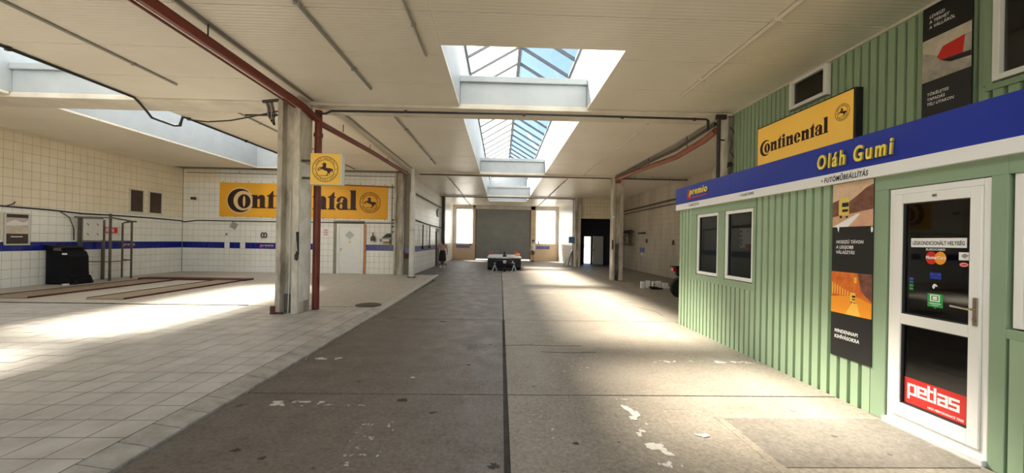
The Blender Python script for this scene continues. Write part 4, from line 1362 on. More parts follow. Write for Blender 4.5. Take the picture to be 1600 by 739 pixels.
b.build('tunnel_picture', ['print_tunnel', 'print_orange', 'print_glow', 'print_black', 'print_hill'], t)
b = MB(MP)
b.glyphs(TX['hosszu'], u0 + .05, 1.57, .33, .155, .0005, .0012)
b.build('lettering', 'print_white', t)
b = MB(MP)
b.glyphs(TX['mindennapi'], u0 + .05, .655, .30, .10, .0005, .0012)
b.build('lettering', 'print_white', t)
MB(MP).prism([(u0 + .06, 1.86), (u0 + .09, 1.86), (u0 + .08, 1.80)], .0006, .0014).build('white_mark', 'print_white', t)
MB(MP).disc(u1 - .012, 1.825, .012, .03, .0006, .0014).build('white_mark', 'print_white', t)

# upper winter poster
t = thing('winter_poster', (5.06, 4.39, 3.2), 'black poster with a red truck on a snowy road on the upper wall', 'poster')
MB().box(5.035, 5.052, 4.14, 4.645, 3.18, CEIL - .04).build('board', 'print_black', t)
MP = wall_px(5.035)
b = MB(MP)
u0, u1 = -4.643, -4.142
b.box(u0, u1, 3.62, 4.12, .0005, .001, 0)
b.prism([(u0, 3.62), (u1, 3.62), (u1, 3.70), (u0, 3.98)], .001, .0015, 1)
for k in range(4):
    b.prism([(u0, 3.95 - k * .05), (u0, 3.935 - k * .05), (u0 + .22 + k * .05, 3.64 - .005 * k), (u0 + .24 + k * .05, 3.64)], .0015, .002, 3)
b.prism([(u0 + .16, 3.87), (u0 + .22, 3.97), (u1 - .06, 4.0), (u1 - .08, 3.80), (u0 + .2, 3.82)], .002, .0026, 2)
b.prism([(u1 - .08, 3.80), (u1 - .06, 4.0), (u1, 4.0), (u1, 3.80)], .002, .0026, 3)
b.prism([(u0 + .2, 3.82), (u1, 3.80), (u1, 3.74), (u0 + .3, 3.76)], .002, .0026, 4)
b.build('picture', ['print_cream', 'print_grey', 'print_red', 'print_grey', 'print_black'], t)
b = MB(MP)
b.glyphs(TX['leveszi'], u0 + .07, 4.24, .27, .16, .0005, .0012)
b.build('lettering', 'print_white', t)
b = MB(MP)
b.glyphs(TX['tokeletes'], u0 + .06, 3.33, .28, .16, .0005, .0012)
b.build('lettering', 'print_white', t)

# stickers on the door glass
GX = OFF_X - .0155
MG = wall_px(GX)
t = thing('tyre_sticker', (GX, 3.27, .24), 'red tyre brand sticker at the bottom of the door glass', 'sticker')
MB(MG).box(-3.528, -3.018, .245, .475, 0, .0008).build('sheet', 'print_red', t)
b = MB(MG)
petlas_word(b, -3.49, .335, .082, .001, .0016)
b.glyphs(TX['high'], -3.33, .262, .27, .02, .001, .0016)
b.build('lettering', 'print_white', t)
t = thing('notice_sticker', (GX, 3.27, 1.66), 'white strip with black capitals across the door glass', 'sticker')
MB(MG).box(-3.49, -3.06, 1.655, 1.735, 0, .0008).build('sheet', 'print_white', t)
MB(MG).glyphs(TX['leg'], -3.475, 1.675, .40, .042, .001, .0016).build('lettering', 'print_black', t)
t = thing('card_sticker', (GX, 3.29, 1.5), 'payment card sticker with overlapping red and orange circles', 'sticker')
b = MB(MG)
b.disc(-3.32, 1.565, .045, .055, 0, .0006, 0, 28)
b.disc(-3.25, 1.565, .045, .055, .0003, .0009, 1, 28)
b.glyphs(TX['master'], -3.363, 1.555, .155, .028, .001, .0016, 2)
b.glyphs(TX['euro'], -3.363, 1.628, .15, .018, .001, .0016, 2)
b.build('print', ['print_red', 'print_orange', 'print_white'], t)
t = thing('small_sticker', (GX, 3.07, 1.5), 'pale rectangular sticker with a red oval below it at the right of the glass', 'sticker')
b = MB(MG)
b.box(-3.115, -3.035, 1.555, 1.62, 0, .0006, 0)
b.prism([(-3.10, 1.59), (-3.075, 1.61), (-3.045, 1.595), (-3.075, 1.57)], .0007, .0012, 2)
b.disc(-3.078, 1.52, .033, .019, 0, .0006, 1, 20)
b.disc(-3.078, 1.52, .027, .013, .0006, .001, 3, 20)
b.disc(-3.078, 1.52, .024, .008, .001, .0014, 1, 20)
b.build('print', ['print_white', 'print_red', 'conduit_grey', 'print_white'], t)
t = thing('blue_sticker', (GX, 3.28, 1.38), 'faint dark blue sticker below the card circles', 'sticker')
b = MB(MG)
b.box(-3.33, -3.24, 1.385, 1.44, 0, .0006, 0)
b.disc(-3.31, 1.425, .013, .007, .0006, .001, 1, 12); b.disc(-3.26, 1.425, .013, .007, .0006, .001, 1, 12)
b.box(-3.31, -3.26, 1.393, 1.397, .0006, .001, 1)
b.build('print', ['fascia_blue', 'print_blue'], t)
t = thing('pink_sticker', (GX, 3.28, 1.3), 'small torn pale pink sticker in the middle of the glass', 'sticker')
MB(MG).prism([(-3.31, 1.32), (-3.30, 1.34), (-3.285, 1.345), (-3.275, 1.335), (-3.265, 1.325), (-3.28, 1.32), (-3.285, 1.325), (-3.29, 1.31), (-3.295, 1.30), (-3.305, 1.305)], 0, .0007).build('print', 'cloth_white', t)
t = thing('green_sticker', (GX, 3.28, 1.15), 'green square sticker with a white frame pattern and a pointed foot', 'sticker')
b = MB(MG)
b.box(-3.345, -3.225, 1.145, 1.26, 0, .0006, 0)
b.prism([(-3.295, 1.145), (-3.275, 1.145), (-3.285, 1.13)], 0, .0006, 0)
for q in ((-3.325, -3.248, 1.192, 1.202), (-3.325, -3.248, 1.242, 1.252), (-3.325, -3.315, 1.202, 1.242), (-3.258, -3.248, 1.202, 1.242), (-3.303, -3.270, 1.208, 1.236)):
    b.box(*q, .0006, .0012, 1)
b.box(-3.33, -3.24, 1.172, 1.179, .0006, .001, 1); b.box(-3.31, -3.26, 1.158, 1.163, .0006, .001, 1)
b.build('print', ['print_green', 'print_white'], t)
t = thing('payment_sticker', (GX, 3.5, 1.3), 'column of tiny blue and green labels at the left of the glass', 'sticker')
b = MB(MG)
for k in range(4):
    b.box(-3.50, -3.465, 1.36 - k * .03, 1.38 - k * .03, 0, .0006, 1 if k > 1 else 0)
b.build('print', ['print_blue', 'print_green'], t)
t = thing('window_leaflet', (OFF_X, 5.95, 1.70), 'pale blue and pink tyre leaflet inside the office window', 'poster')
b = MB(wall_px(OFF_X + .022))
b.box(-6.14, -5.80, 1.60, 1.90, 0, .001, 0)
b.box(-5.99, -5.80, 1.60, 1.66, .001, .0015, 1)
b.ring(-6.10, 1.82, .022, .038, .001, .0015, 2, 16, sy=1.6); b.ring(-6.10, 1.69, .018, .034, .001, .0015, 2, 16, sy=1.6)
b.disc(-5.93, 1.86, .012, .018, .001, .0015, 2, 10)
b.build('print', ['cloth_white', 'lamp_red', 'print_black'], t)

# ================================================================== things along the left wall
WX = LEFT_X + .012
MLW = wall_nx(WX)
t = thing('framed_poster', (WX, 11.8, 1.27), 'framed dark poster with a pale hazy picture on the left wall', 'poster')
b = MB(MLW)
for q in ((11.50, 12.11, 1.27, 1.31), (11.50, 12.11, 2.16, 2.20), (11.50, 11.54, 1.31, 2.16), (12.07, 12.11, 1.31, 2.16)):
    b.box(*q, 0, .035)
b.build('poster_frame', 'sign_grey', t, bevel=.004)
b = MB(MLW)
b.box(11.54, 12.07, 1.31, 2.16, .002, .012, 0)
b.box(11.54, 12.07, 1.60, 2.06, .012, .013, 1)
b.prism([(11.54, 1.62), (12.07, 1.60), (12.07, 1.78), (11.8, 1.85), (11.54, 1.74)], .013, .014, 2)
b.prism([(11.54, 1.90), (11.75, 2.0), (11.95, 1.92), (12.07, 2.0), (12.07, 1.86), (11.54, 1.82)], .013, .0135, 3)
b.box(11.66, 11.94, 1.50, 1.53, .012, .013, 3)
b.build('print', ['vent_brown', 'print_lilac', 'print_cream', 'cloth_white'], t)
t = thing('framed_poster', (WX, 11.2, 1.3), 'white edged frame just entering at the left picture edge', 'poster')
MB(MLW).box(11.0, 11.46, 1.42, 2.20, 0, .03).build('poster_frame', 'steel_white', t)
MB(MLW).box(11.04, 11.42, 1.46, 2.16, .03, .033).build('print', 'print_cream', t)
for i, (a, b_) in enumerate(((15.22, 15.82), (16.03, 16.65))):
    t = thing('wall_vent', (WX, (a + b_) / 2, 2.47), ['dark brown square hatch high on the left wall, nearer the camera', 'dark brown square hatch high on the left wall, nearer the corner'][i], 'vent')
    f = MB(MLW)
    for q in ((a, b_, 2.47, 2.51), (a, b_, 3.32, 3.36), (a, a + .04, 2.51, 3.32), (b_ - .04, b_, 2.51, 3.32)):
        f.box(*q, 0, .04)
    f.build('hatch_frame', 'sign_grey', t)
    MB(MLW).box(a + .04, b_ - .04, 2.51, 3.32, 0, .022).build('hatch_plate', 'vent_brown', t)
    for k in range(6):
        MB(MLW).box(a + .05, b_ - .05, 2.56 + k * .125, 2.57 + k * .125, .022, .03).build('slat', 'vent_brown', t)

# black cabinet bin standing before the wall
t = thing('black_bin', (-13.5, 12.8, PLAT), 'large black plastic bin with a sloping hood against the left wall', 'bin')
MYp = frame((0, 12.55, 0), (1, 0, 0))                       # u = X, v = Z, w = -Y
prof = [(-13.90, PLAT + .005), (-13.12, PLAT + .005), (-13.12, .30), (-13.20, .34), (-13.22, .92), (-13.28, 1.06), (-13.40, 1.15), (-13.90, 1.22)]
MB(frame((0, 13.12, 0), (1, 0, 0))).prism(prof, 0, .62).build('body', 'bin_black', t, bevel=.03)
MB(frame((0, 13.16, 0), (1, 0, 0))).prism([(-13.91, 1.20), (-13.40, 1.13), (-13.36, 1.16), (-13.42, 1.20), (-13.91, 1.27)], 0, .70).build('lid', 'bin_black', t, bevel=.02)
MB().box(-13.40, -13.25, 12.492, 12.499, .98, 1.03).build('white_label', 'print_white', t)
MB().box(-13.16, -13.08, 12.54, 13.10, .10, .24).build('foot_rail', 'bin_black', t, bevel=.02)
MB().box(-13.62, -13.40, 12.455, 12.49, 1.10, 1.19).build('cover_patch', 'rack_steel', t, bevel=.01)
for y in (12.58, 13.04):
    MB().lathe([(.03, -.02), (.06, -.02), (.06, .02), (.03, .02)], (-13.07, y, PLAT + .062), 12, 'y').build('wheel', 'rubber', t)
tag(MB().prism([(-13.20, 12.30), (-13.12, 12.28), (-13.06, 12.36), (-13.10, 12.44), (-13.19, 12.40)], PLAT + .002, PLAT + .05).build('rag', 'cloth_white', bevel=.01), 'crumpled white scrap on the floor by the black bin', 'rag')

# steel display rack
t = thing('display_rack', (-13.35, 14.1, PLAT), 'rusty steel display rack frame beside the black bin', 'rack')
for (x, y, z1, r) in ((-13.80, 13.42, 2.16, .022), (-13.15, 13.72, 2.32, .026), (-13.80, 14.15, 2.12, .035), (-13.20, 14.55, 2.08, .022), (-13.80, 14.85, 2.05, .02), (-13.75, 13.30, 2.16, .018)):
    MB().box(x - r, x + r, y - r, y + r, PLAT, z1).build('post', 'rack_steel', t)
def rail(pts, w=.03, name='rail'):
    b = MB()
    for p, q in zip(pts, pts[1:]):
        b.bar(p, q, w, w)
    b.build(name, 'rack_steel', t)
rail([(-13.80, 13.26, 2.17), (-13.15, 13.72, 2.19), (-13.20, 14.60, 2.10), (-13.80, 14.9, 2.06)], .045)
rail([(-13.80, 13.30, 1.40), (-13.15, 13.72, 1.40), (-13.20, 14.55, 1.40)], .035)
rail([(-13.80, 13.42, .72), (-13.15, 13.72, .70), (-13.20, 14.55, .72), (-13.80, 14.85, .72)], .03)
rail([(-13.20, 14.22, .72), (-13.20, 14.22, 1.32)], .03)
MB().box(-13.84, -13.80, 13.24, 14.15, 2.15, 2.20).build('top_board', 'rack_steel', t)
MB().box(-13.79, -13.765, 13.46, 14.10, 1.42, 2.12).build('back_board', 'board_white', t)
for (y, z) in ((13.60, 1.95), (13.92, 1.95), (13.60, 1.62), (13.92, 1.62)):
    MB().bar((-13.76, y - .03, z + .03), (-13.76, y + .03, z - .03), .012, .02).build('clip', 'rack_steel', t)
MB().box(-13.22, -13.18, 14.36, 14.72, 2.07, 2.13).build('name_plate', 'rack_steel', t)
t = thing('tyre_sticker', (WX, 14.5, 1.67), 'small red tyre brand plate on the tiles behind the rack', 'sticker')
MB(MLW).box(14.20, 14.80, 1.67, 1.87, 0, .008).build('sheet', 'print_red', t)
b = MB(MLW); petlas_word(b, 14.25, 1.725, .085, .009, .012); b.build('lettering', 'print_white', t)
t = thing('service_sticker', (WX, 15.25, 1.17), 'small red and yellow lettering on the blue band of the left wall', 'sticker')
b = MB(MLW); premio_mark(b, 14.98, 1.19, .13, 0, 1, .003, .006, wd=.45); b.build('brand_mark', ['print_cream', 'print_red'], t)
t = thing('service_sticker', (-10.4, BACK_Y, 1.17), 'small red and yellow lettering on the blue band below the banner', 'sticker')
b = MB(wall_ny(BACK_Y - .012)); premio_mark(b, -10.62, 1.18, .13, 0, 1, .003, .006, wd=.55); b.build('brand_mark', ['print_cream', 'print_red'], t)

t = thing('wall_cable', (WX, 14, 2.3), 'black cable sagging along the left wall tiles to the corner', 'cable')
MB().tube([(WX + .02, 9.5, 2.40), (WX + .02, 11.4, 2.37), (WX + .02, 12.6, 2.35), (WX + .02, 13.6, 2.30), (WX + .02, 14.8, 2.31), (WX + .02, 16.2, 2.30), (WX + .03, 17.6, 2.27), (LEFT_X + .12, 17.70, 2.22)], .022, 8).build('lead', 'cable_black', t, smooth=True)
MB().tube([(WX + .02, 12.9, 2.32), (WX + .05, 13.15, 2.15), (WX + .06, 13.27, 1.8), (WX + .06, 13.28, 1.42)], .014, 8).build('branch', 'cable_black', t, smooth=True)
MB().tube([(WX + .02, 11.55, 2.38), (WX + .02, 11.72, 2.46), (WX + .02, 11.74, 2.52)], .014, 8).build('branch', 'cable_black', t, smooth=True)
t = thing('wall_cable', (-9, BACK_Y, 2.3), 'dark cable running along the rear wall below the banner', 'cable')
MB().tube([(LEFT_X + .12, 17.70, 2.22), (-13.3, 17.71, 2.30), (-11.5, 17.71, 2.30), (-9.0, 17.71, 2.31), (-4.7, 17.71, 2.33)], .02, 8).build('lead', 'cable_black', t, smooth=True)
MB().tube([(-9.82, 17.70, 2.31), (-9.82, 17.70, 1.44)], .02, 8).build('drop', 'black_steel', t)
MB().lathe([(.02, 0), (.06, .03), (.06, .09), (.02, .12)], (-9.82, 17.68, 1.34), 10).build('plug', 'black_steel', t)
MB().tube([(-9.70, 17.69, 1.34), (-9.62, 17.68, 1.1), (-9.60, 17.68, .6)], .018, 6).build('drop', 'cable_black', t)

# small things on the rear wall
MR = wall_ny(BACK_Y - .012)
t = thing('wall_camera', (-13.39, 17.6, 3.2), 'small black camera high in the corner of the rear wall', 'camera')
MB().lathe([(.03, 0), (.03, .09)], (-13.39, 17.65, 3.25), 10, 'y').build('arm', 'black_steel', t)
MB().box(-13.46, -13.30, 17.52, 17.66, 3.19, 3.30).build('body', 'black_steel', t, bevel=.015)
o = MB(Matrix.Translation((-11.72, BACK_Y - .03, 2.10)) @ Matrix.Rotation(math.radians(28), 4, 'Y')).box(-.14, .14, -.005, .005, -.14, .14).build('metal_plate', 'galvanised', bevel=.002)
tag(o, 'tilted square grey metal plate on the rear wall tiles', 'plate')
t = thing('wall_switch', (-12.02, BACK_Y, 1.68), 'small grey switch above the gap in the blue band', 'switch')
MB(MR).box(-12.08, -11.97, 1.66, 1.77, 0, .03).build('switch_plate', 'sign_grey', t, bevel=.006)
MB(MR).box(-12.05, -12.0, 1.69, 1.74, .03, .045).build('rocker', 'black_steel', t)
t = thing('hose_coil', (-10.41, BACK_Y, 1.6), 'pair of dark hose loops hung on the rear wall', 'hose')
for dx in (-.06, .06):
    MB(MR).ring(-10.41 + dx, 1.70, .045, .075, .01, .06, 0, 18, sy=1.7).build('loop', 'rack_steel', t)
t = thing('red_notice', (-8.0, BACK_Y, 1.8), 'faded red and white notice on the tiles left of the white door', 'notice')
MB(MR).box(-7.86, -7.62, 1.72, 2.05, 0, .004).build('sheet', 'cloth_white', t)
for k in range(3):
    MB(MR).box(-7.82, -7.66, 1.77 + k * .09, 1.80 + k * .09, .004, .006).build('print_line', 'lamp_red', t)
# white door in the rear wall
d = struct('door_2', 'plain white door in the tiled rear wall', (-6.66, BACK_Y, PLAT))
f = MB()
y0, y1 = BACK_Y - .03, BACK_Y + .08
f.box(-7.26, -7.14, y0, y1, PLAT, 2.27); f.box(-6.20, -6.08, y0, y1, PLAT, 2.27); f.box(-7.14, -6.20, y0, y1, 2.15, 2.27)
f.build('door_frame', 'door_white', d, bevel=.006)
MB().box(-7.135, -6.205, BACK_Y - .02, BACK_Y + .03, PLAT + .012, 2.145).build('door_leaf', 'door_white', d, bevel=.004)
MB().box(-7.10, -7.06, BACK_Y - .03, BACK_Y - .02, 1.05, 1.20).build('handle_plate', 'galvanised', d)
MB().tube([(-7.08, BACK_Y - .03, 1.14), (-7.08, BACK_Y - .07, 1.14), (-6.98, BACK_Y - .07, 1.14)], .01, 8).build('handle', 'galvanised', d)
o = MB(Matrix.Translation((-6.69, BACK_Y - .026, 1.77)) @ Matrix.Rotation(math.radians(42), 4, 'Y')).box(-.14, .14, -.004, .004, -.14, .14).build('door_sign', 'galvanised')
tag(o, 'grey diamond shaped plate on the white rear door', 'sign')
tag(MB(wall_ny(BACK_Y - .024)).disc(-6.69, 1.47, .05, .05, 0, .004, 0, 16).build('door_sticker', 'sign_yellow'), 'tiny yellow round sticker under the diamond plate', 'sticker')
tag(MB().box(-6.07, -5.97, BACK_Y - .05, BACK_Y - .01, PLAT, 2.27).build('timber_post', 'orange_post', bevel=.006), 'worn orange brown post right of the white rear door', 'post')
t = thing('soap_dispenser', (-5.64, BACK_Y, 1.5), 'dark bottle shaped dispenser above the blue band', 'dispenser')
MB().lathe([(.10, 1.53), (.11, 1.60), (.10, 1.70), (.03, 1.76), (.02, 1.88), (.035, 1.90)], (-5.64, BACK_Y - .13, 0), 14).build('bottle', 'rack_steel', t, smooth=True)
MB(MR).box(-5.72, -5.56, 1.50, 1.53, 0, .22).build('ledge', 'galvanised', t)
t = thing('wall_shelf', (-4.98, BACK_Y, 1.4), 'small grey wall shelf holding a dark hood right of the white door', 'shelf')
MB(MR).box(-5.30, -4.86, 1.38, 1.42, 0, .26).build('board', 'sign_grey', t, bevel=.005)
MB(MR).prism([(-5.24, 1.66), (-4.88, 1.70), (-4.88, 1.86), (-5.0, 1.87)], .02, .22).build('hood', 'black_steel', t)
MB(MR).box(-5.22, -4.90, 1.52, 1.62, .02, .2).build('tray', 'galvanised', t, bevel=.01)
MB(MR).box(-5.16, -4.90, 1.43, 1.50, .02, .2).build('red_pad', 'orange_post', t)
MB(MR).ring(-5.30, 1.56, .035, .06, .04, .08, 0, 16).build('hose_ring', 'rack_steel', t)
t = thing('steel_ladder', (-4.74, 17.6, 1.4), 'narrow steel rung bracket on the rear wall beside the column', 'ladder')
MB().box(-4.87, -4.84, 17.66, 17.70, 1.40, 4.05).build('rail', 'conduit_grey', t)
for z in (2.45, 2.15, 1.92):
    MB().box(-4.84, -4.64, 17.66, 17.70, z, z + .05).build('rung', 'black_steel', t)
MB().box(-4.84, -4.66, 17.66, 17.70, 3.42, 3.45).build('rung', 'conduit_grey', t)
t = thing('spot_lamp', (-7.95, 17.6, 4.25), 'small white spotlight on an arm above the banner', 'lamp')
MB().lathe([(.03, 0), (.06, .04), (.06, .12), (.03, .15)], (-8.0, 17.60, 4.20), 12).build('head', 'steel_white', t)
MB().tube([(-8.0, 17.6, 4.36), (-7.9, 17.62, 4.40), (-6.9, 17.66, 4.22)], .018, 8).build('arm', 'conduit_grey', t)
t = thing('red_switch_box', (-4.15, 17.85, .9), 'brown and blue switch box at the corner behind the white pole', 'box')
MB().box(-4.24, -4.06, 17.62, 17.72, .78, 1.02).build('lower_half', 'lift_red', t); MB().box(-4.24, -4.06, 17.62, 17.72, 1.02, 1.26).build('upper_half', 'tile_blue_pale', t)

# vehicle lift let into the platform, drain channel, manhole
t = thing('vehicle_lift', (-10.9, 12.2, PLAT), 'two brown steel lift tracks lying on the platform floor', 'lift')
for xa, xb, ya, yb in ((-12.40, -11.35, 9.85, 14.2), (-9.95, -9.10, 9.85, 14.2)):
    tr = MB().box(xa, xb, ya, yb, PLAT + .002, PLAT + .03).build('track', 'lift_steel', t, bevel=.006)
    MB().box(xa - .015, xa, ya, yb, PLAT + .002, PLAT + .045).build('edge_strip', 'lift_red', tr)
    MB().box(xb, xb + .03, ya, yb, PLAT + .002, PLAT + .045).build('edge_strip', 'lift_red', tr)
    MB().box(xa, xb, ya - .05, ya, PLAT + .002, PLAT + .02).build('ramp_lip', 'lift_steel', tr)
MB().box(-12.7, -9.0, 14.25, 14.75, PLAT + .002, PLAT + .06).build('cross_beam', 'lift_red', t, bevel=.01)
t = thing('drain_channel', (-9, 9.25, PLAT), 'dark steel drain channel crossing the platform from the left', 'drain')
x = LEFT_X + .2
k = 0
while x < -6.0:
    L = 1.0
    MB().box(x, x + L - .03, 9.225 + .02 * math.sin(k * 2.2), 9.28 + .02 * math.sin(k * 2.2), PLAT + .001, PLAT + .012).build('grating', 'drain_steel', t)
    x += L
    k += 1
t = thing('manhole_cover', (-2.97, 9.45, PLAT), 'dark round iron manhole cover at the kerb bend', 'manhole')
MB().lathe([(.30, PLAT + .001), (.30, PLAT + .012), (.28, PLAT + .014)], (-3.12, 9.50, 0), 28).build('ring', 'drain_steel', t)
MB().lathe([(.265, PLAT + .002), (.265, PLAT + .02)], (-3.12, 9.50, 0), 28).build('lid', 'manhole_iron', t)

# ================================================================== far left wall
t = struct('door_3', 'dark brown open door on the far left wall by the woman', (HALL_L, 25.3, 0))
MB().box(HALL_L - .1, HALL_L + .03, 24.72, 25.93, 0, 2.18).build('door_frame', 'vent_brown', t)
MB().box(HALL_L + .03, HALL_L + .06, 24.78, 25.86, .02, 2.12).build('door_leaf', 'print_black', t)
MB().box(HALL_L + .06, HALL_L + .075, 24.85, 24.9, 1.0, 1.15).build('handle', 'galvanised', t)
t = thing('wall_vent', (HALL_L, 25.3, 3.05), 'small dark oval vent high on the far left wall', 'vent')
MB(wall_nx(HALL_L + .01)).disc(25.3, 3.33, .5, .27, 0, .04, 0, 18).build('vent_frame', 'rack_steel', t)
MB(wall_nx(HALL_L + .05)).disc(25.3, 3.33, .42, .21, 0, .01, 0, 18).build('vent_plate', 'print_black', t)
for k, (y, lab) in enumerate(((20.3, 'black hose drop on the far left wall, nearer the white pole'), (22.2, 'black hose drop on the far left wall, nearer the dark door'))):
    t = thing('hose_drop', (HALL_L, y, 1.1), lab, 'hose')
    MB().tube([(HALL_L + .07, y, 2.38), (HALL_L + .07, y, 1.3)], .03, 8).build('hose', 'cable_black', t)
    MB().box(HALL_L + .02, HALL_L + .12, y - .06, y + .06, 1.14, 1.30).build('nozzle', 'black_steel', t, bevel=.01)
tag(MB().box(HALL_L + .02, -3.55, 26.0, 26.25, .02, .06).build('red_patch', 'lift_red', bevel=.005), 'dark red patch on the floor beyond the woman', 'mat')  # thin dark red slab at floor level

# ================================================================== right aisle
t = thing('wall_frame', (RIGHT_X, 25.0, 1.4), 'rusty steel bracket frame on the grimy right wall', 'bracket')
for y in (24.0, 24.35):
    MB().box(7.90, 7.98, y, y + .10, 1.45, 2.45).build('upright', 'rack_steel', t)
for z in (2.28, 2.05, 1.50):
    MB().box(7.88, 7.96, 23.6, 26.1, z, z + .06).build('rail', 'rack_steel', t)
MB().box(7.7, 8.05, 24.2, 24.8, 2.2, 2.42).build('motor_box', 'black_steel', t, bevel=.02)
for k in range(3):
    MB().bar((7.9, 24.8 + k * .3, 1.5), (7.9, 25.2 + k * .3, 2.0), .03, .03).build('brace', 'rack_steel', t)
MB().lathe([(.05, -.03), (.16, -.03), (.16, .03), (.05, .03)], (7.9, 25.8, 1.45), 14, 'x').build('pulley', 'rack_steel', t)
MQ = wall_px(RIGHT_X - .012)
tag(MB(MQ).box(-23.2, -22.05, 2.16, 2.26, 0, .03).build('name_strip', 'print_black', bevel=.004), 'narrow black strip sign on the grimy right wall', 'sign')
t = thing('wall_label', (RIGHT_X, 22.5, 1.0), 'dark square plate with a white foot on the grimy right wall', 'sign')
MB(MQ).box(-22.85, -22.2, 1.10, 1.38, 0, .02).build('plate', 'print_blue', t); MB(MQ).box(-22.7, -22.4, .93, 1.10, 0, .012).build('tag', 'print_white', t)
for y, z, lab in ((21.8, 1.66, 'small dark wall switch beside the square plate'), (18.4, 1.58, 'small dark wall switch just left of the office corner')):
    t = thing('wall_switch', (RIGHT_X, y, z), lab, 'switch')
    MB(MQ).box(-y - .09, -y + .09, z, z + .14, 0, .05).build('switch_plate', 'rack_steel', t, bevel=.01); MB(MQ).disc(-y, z + .16, .05, .06, 0, .04, 0, 12).build('knob', 'black_steel', t)
d = struct('door_4', 'pale grey door leaf standing open in the dark store room', (6.9, 28.2, 0))
MB().box(6.64, 7.40, 28.55, 28.60, .02, 2.08).build('door_leaf', 'door_white', d, bevel=.005)
MB().box(6.68, 6.72, 28.52, 28.55, 1.0, 1.16).build('handle', 'black_steel', d)
t = thing('wall_box', (4.70, 26.3, 1.5), 'blue metal box on the pillar by the dark store room', 'box')
MB().box(4.46, 4.82, 25.95, 26.2, 1.56, 1.98).build('body', 'blue_box', t, bevel=.02)
MB().box(4.49, 4.79, 25.935, 25.95, 1.60, 1.94).build('lid', 'blue_box', t, bevel=.01); MB().box(4.62, 4.66, 25.92, 25.935, 1.74, 1.80).build('latch', 'galvanised', t)
for k, (x, dx, lab) in enumerate(((4.30, .28, 'dark grey sheet leaning on the far right wall, larger'), (4.62, .12, 'dark grey sheet leaning on the far right wall, behind the larger one'))):
    p0, p1 = Vector((x - .05, 26.55 + k * .3, .01)), Vector((4.78, 26.55 + k * .3, 1.15 - .1 * k))
    o = MB().bar(p0, p1, .62, .012, 0, up=(-.6, 0, 1)).build('metal_sheet', 'sheet_grey', bevel=.002)
    tag(o, lab, 'sheet')

cart = [(5.19, 14.35, .13, .24, 0, 'tall white carton at the left end of the carton row'), (5.41, 14.42, .14, .27, 0, 'white carton tilted second from the left in the row'),
        (5.60, 14.36, .12, .25, 0, 'white carton with dark print in the middle of the row'), (5.79, 14.40, .19, .14, 0, 'low white carton under a smaller one in the row'),
        (5.80, 14.42, .18, .12, .141, 'upper white carton of the stacked pair'), (6.06, 14.38, .26, .08, 0, 'flat white carton lying at the right end of the row'), (6.04, 14.40, .19, .12, .081, 'crumpled white carton on top of the flat one')]
for i, (x, y, w, h, z, lab) in enumerate(cart):
    t = thing('carton', (x, y, z), lab, 'box', 'white cartons on the aisle floor')
    r = Matrix.Translation((x, y, z + .001)) @ Matrix.Rotation(math.radians([4, -6, 8, 0, 3, 2, 9][i]), 4, 'Z')
    MB(r).box(-w / 2, w / 2, -.05, .05, 0, h).build('box_body', 'carton_white', t, bevel=.004)
    MB(r).box(-w / 2 + .01, w / 2 - .01, -.012, .012, h, h + .002).build('tape', 'sign_grey', t)
    if i == 2:
        for k in range(2):
            MB(r).box(-.04, .03, -.052, -.05, .05 + k * .08, .09 + k * .08).build('print', 'print_black', t)
t = thing('black_tray', (5.58, 14.12, 0), 'shallow black tray in front of the white cartons', 'tray')
MB().lathe([(.10, .002), (.16, .06), (.17, .08), (.15, .08), (.09, .02)], (5.50, 14.10, 0), 18).build('bowl', 'rubber', t); MB().box(5.60, 5.82, 14.02, 14.16, .002, .05).build('handle', 'rubber', t, bevel=.01)

# scooter parked behind the office corner
t = thing('scooter', (5.9, 11.9, 0), 'black scooter with red tail light half hidden behind the office', 'scooter')
def wheel(x, y, z, r, w, parent, ax='y', m='rubber', name='wheel'):
    q = MB().lathe([(r * .62, -w / 2), (r * .92, -w / 2), (r, -w * .3), (r, w * .3), (r * .92, w / 2), (r * .62, w / 2)], (x, y, z), 26, ax).build(name, m, parent, smooth=True)
    MB().lathe([(r * .18, -w * .4), (r * .62, -w * .3), (r * .62, w * .3), (r * .18, w * .4)], (x, y, z), 20, ax).build('rim', 'galvanised', q)
    return q
wheel(5.47, 11.9, .321, .32, .16, t); wheel(6.75, 11.9, .301, .30, .13, t)
MB().tube([(5.35, 11.9, .78), (5.6, 11.9, .72), (5.95, 11.9, .55), (6.25, 11.9, .35), (6.5, 11.9, .45), (6.62, 11.9, .85), (6.58, 11.9, 1.0)], [.10, .15, .16, .12, .10, .11, .08], 12).build('body', 'bin_black', t, smooth=True)
MB().tube([(5.30, 11.9, .86), (5.6, 11.9, .88), (6.0, 11.9, .82)], [.08, .13, .10], 10).build('seat', 'cloth_black', t, smooth=True)
MB().box(5.20, 5.30, 11.82, 11.98, .80, .92).build('tail_light', 'lamp_red', t, bevel=.015)
MB().box(5.185, 5.20, 11.86, 11.92, .83, .88).build('light_lens', 'print_white', t)
MB().tube([(6.60, 11.55, 1.05), (6.58, 11.75, 1.02), (6.58, 12.05, 1.02), (6.60, 12.25, 1.05)], .018, 8).build('handlebar', 'black_steel', t)
MB().box(5.16, 5.45, 11.80, 12.0, .94, .97).build('luggage_rack', 'black_steel', t)
MB().tube([(6.66, 11.9, .95), (6.75, 11.9, .32)], .035, 8).build('fork', 'galvanised', t)
MB().tube([(5.9, 11.80, .3), (5.9, 11.72, .01)], .012, 6).build('side_stand', 'black_steel', t)

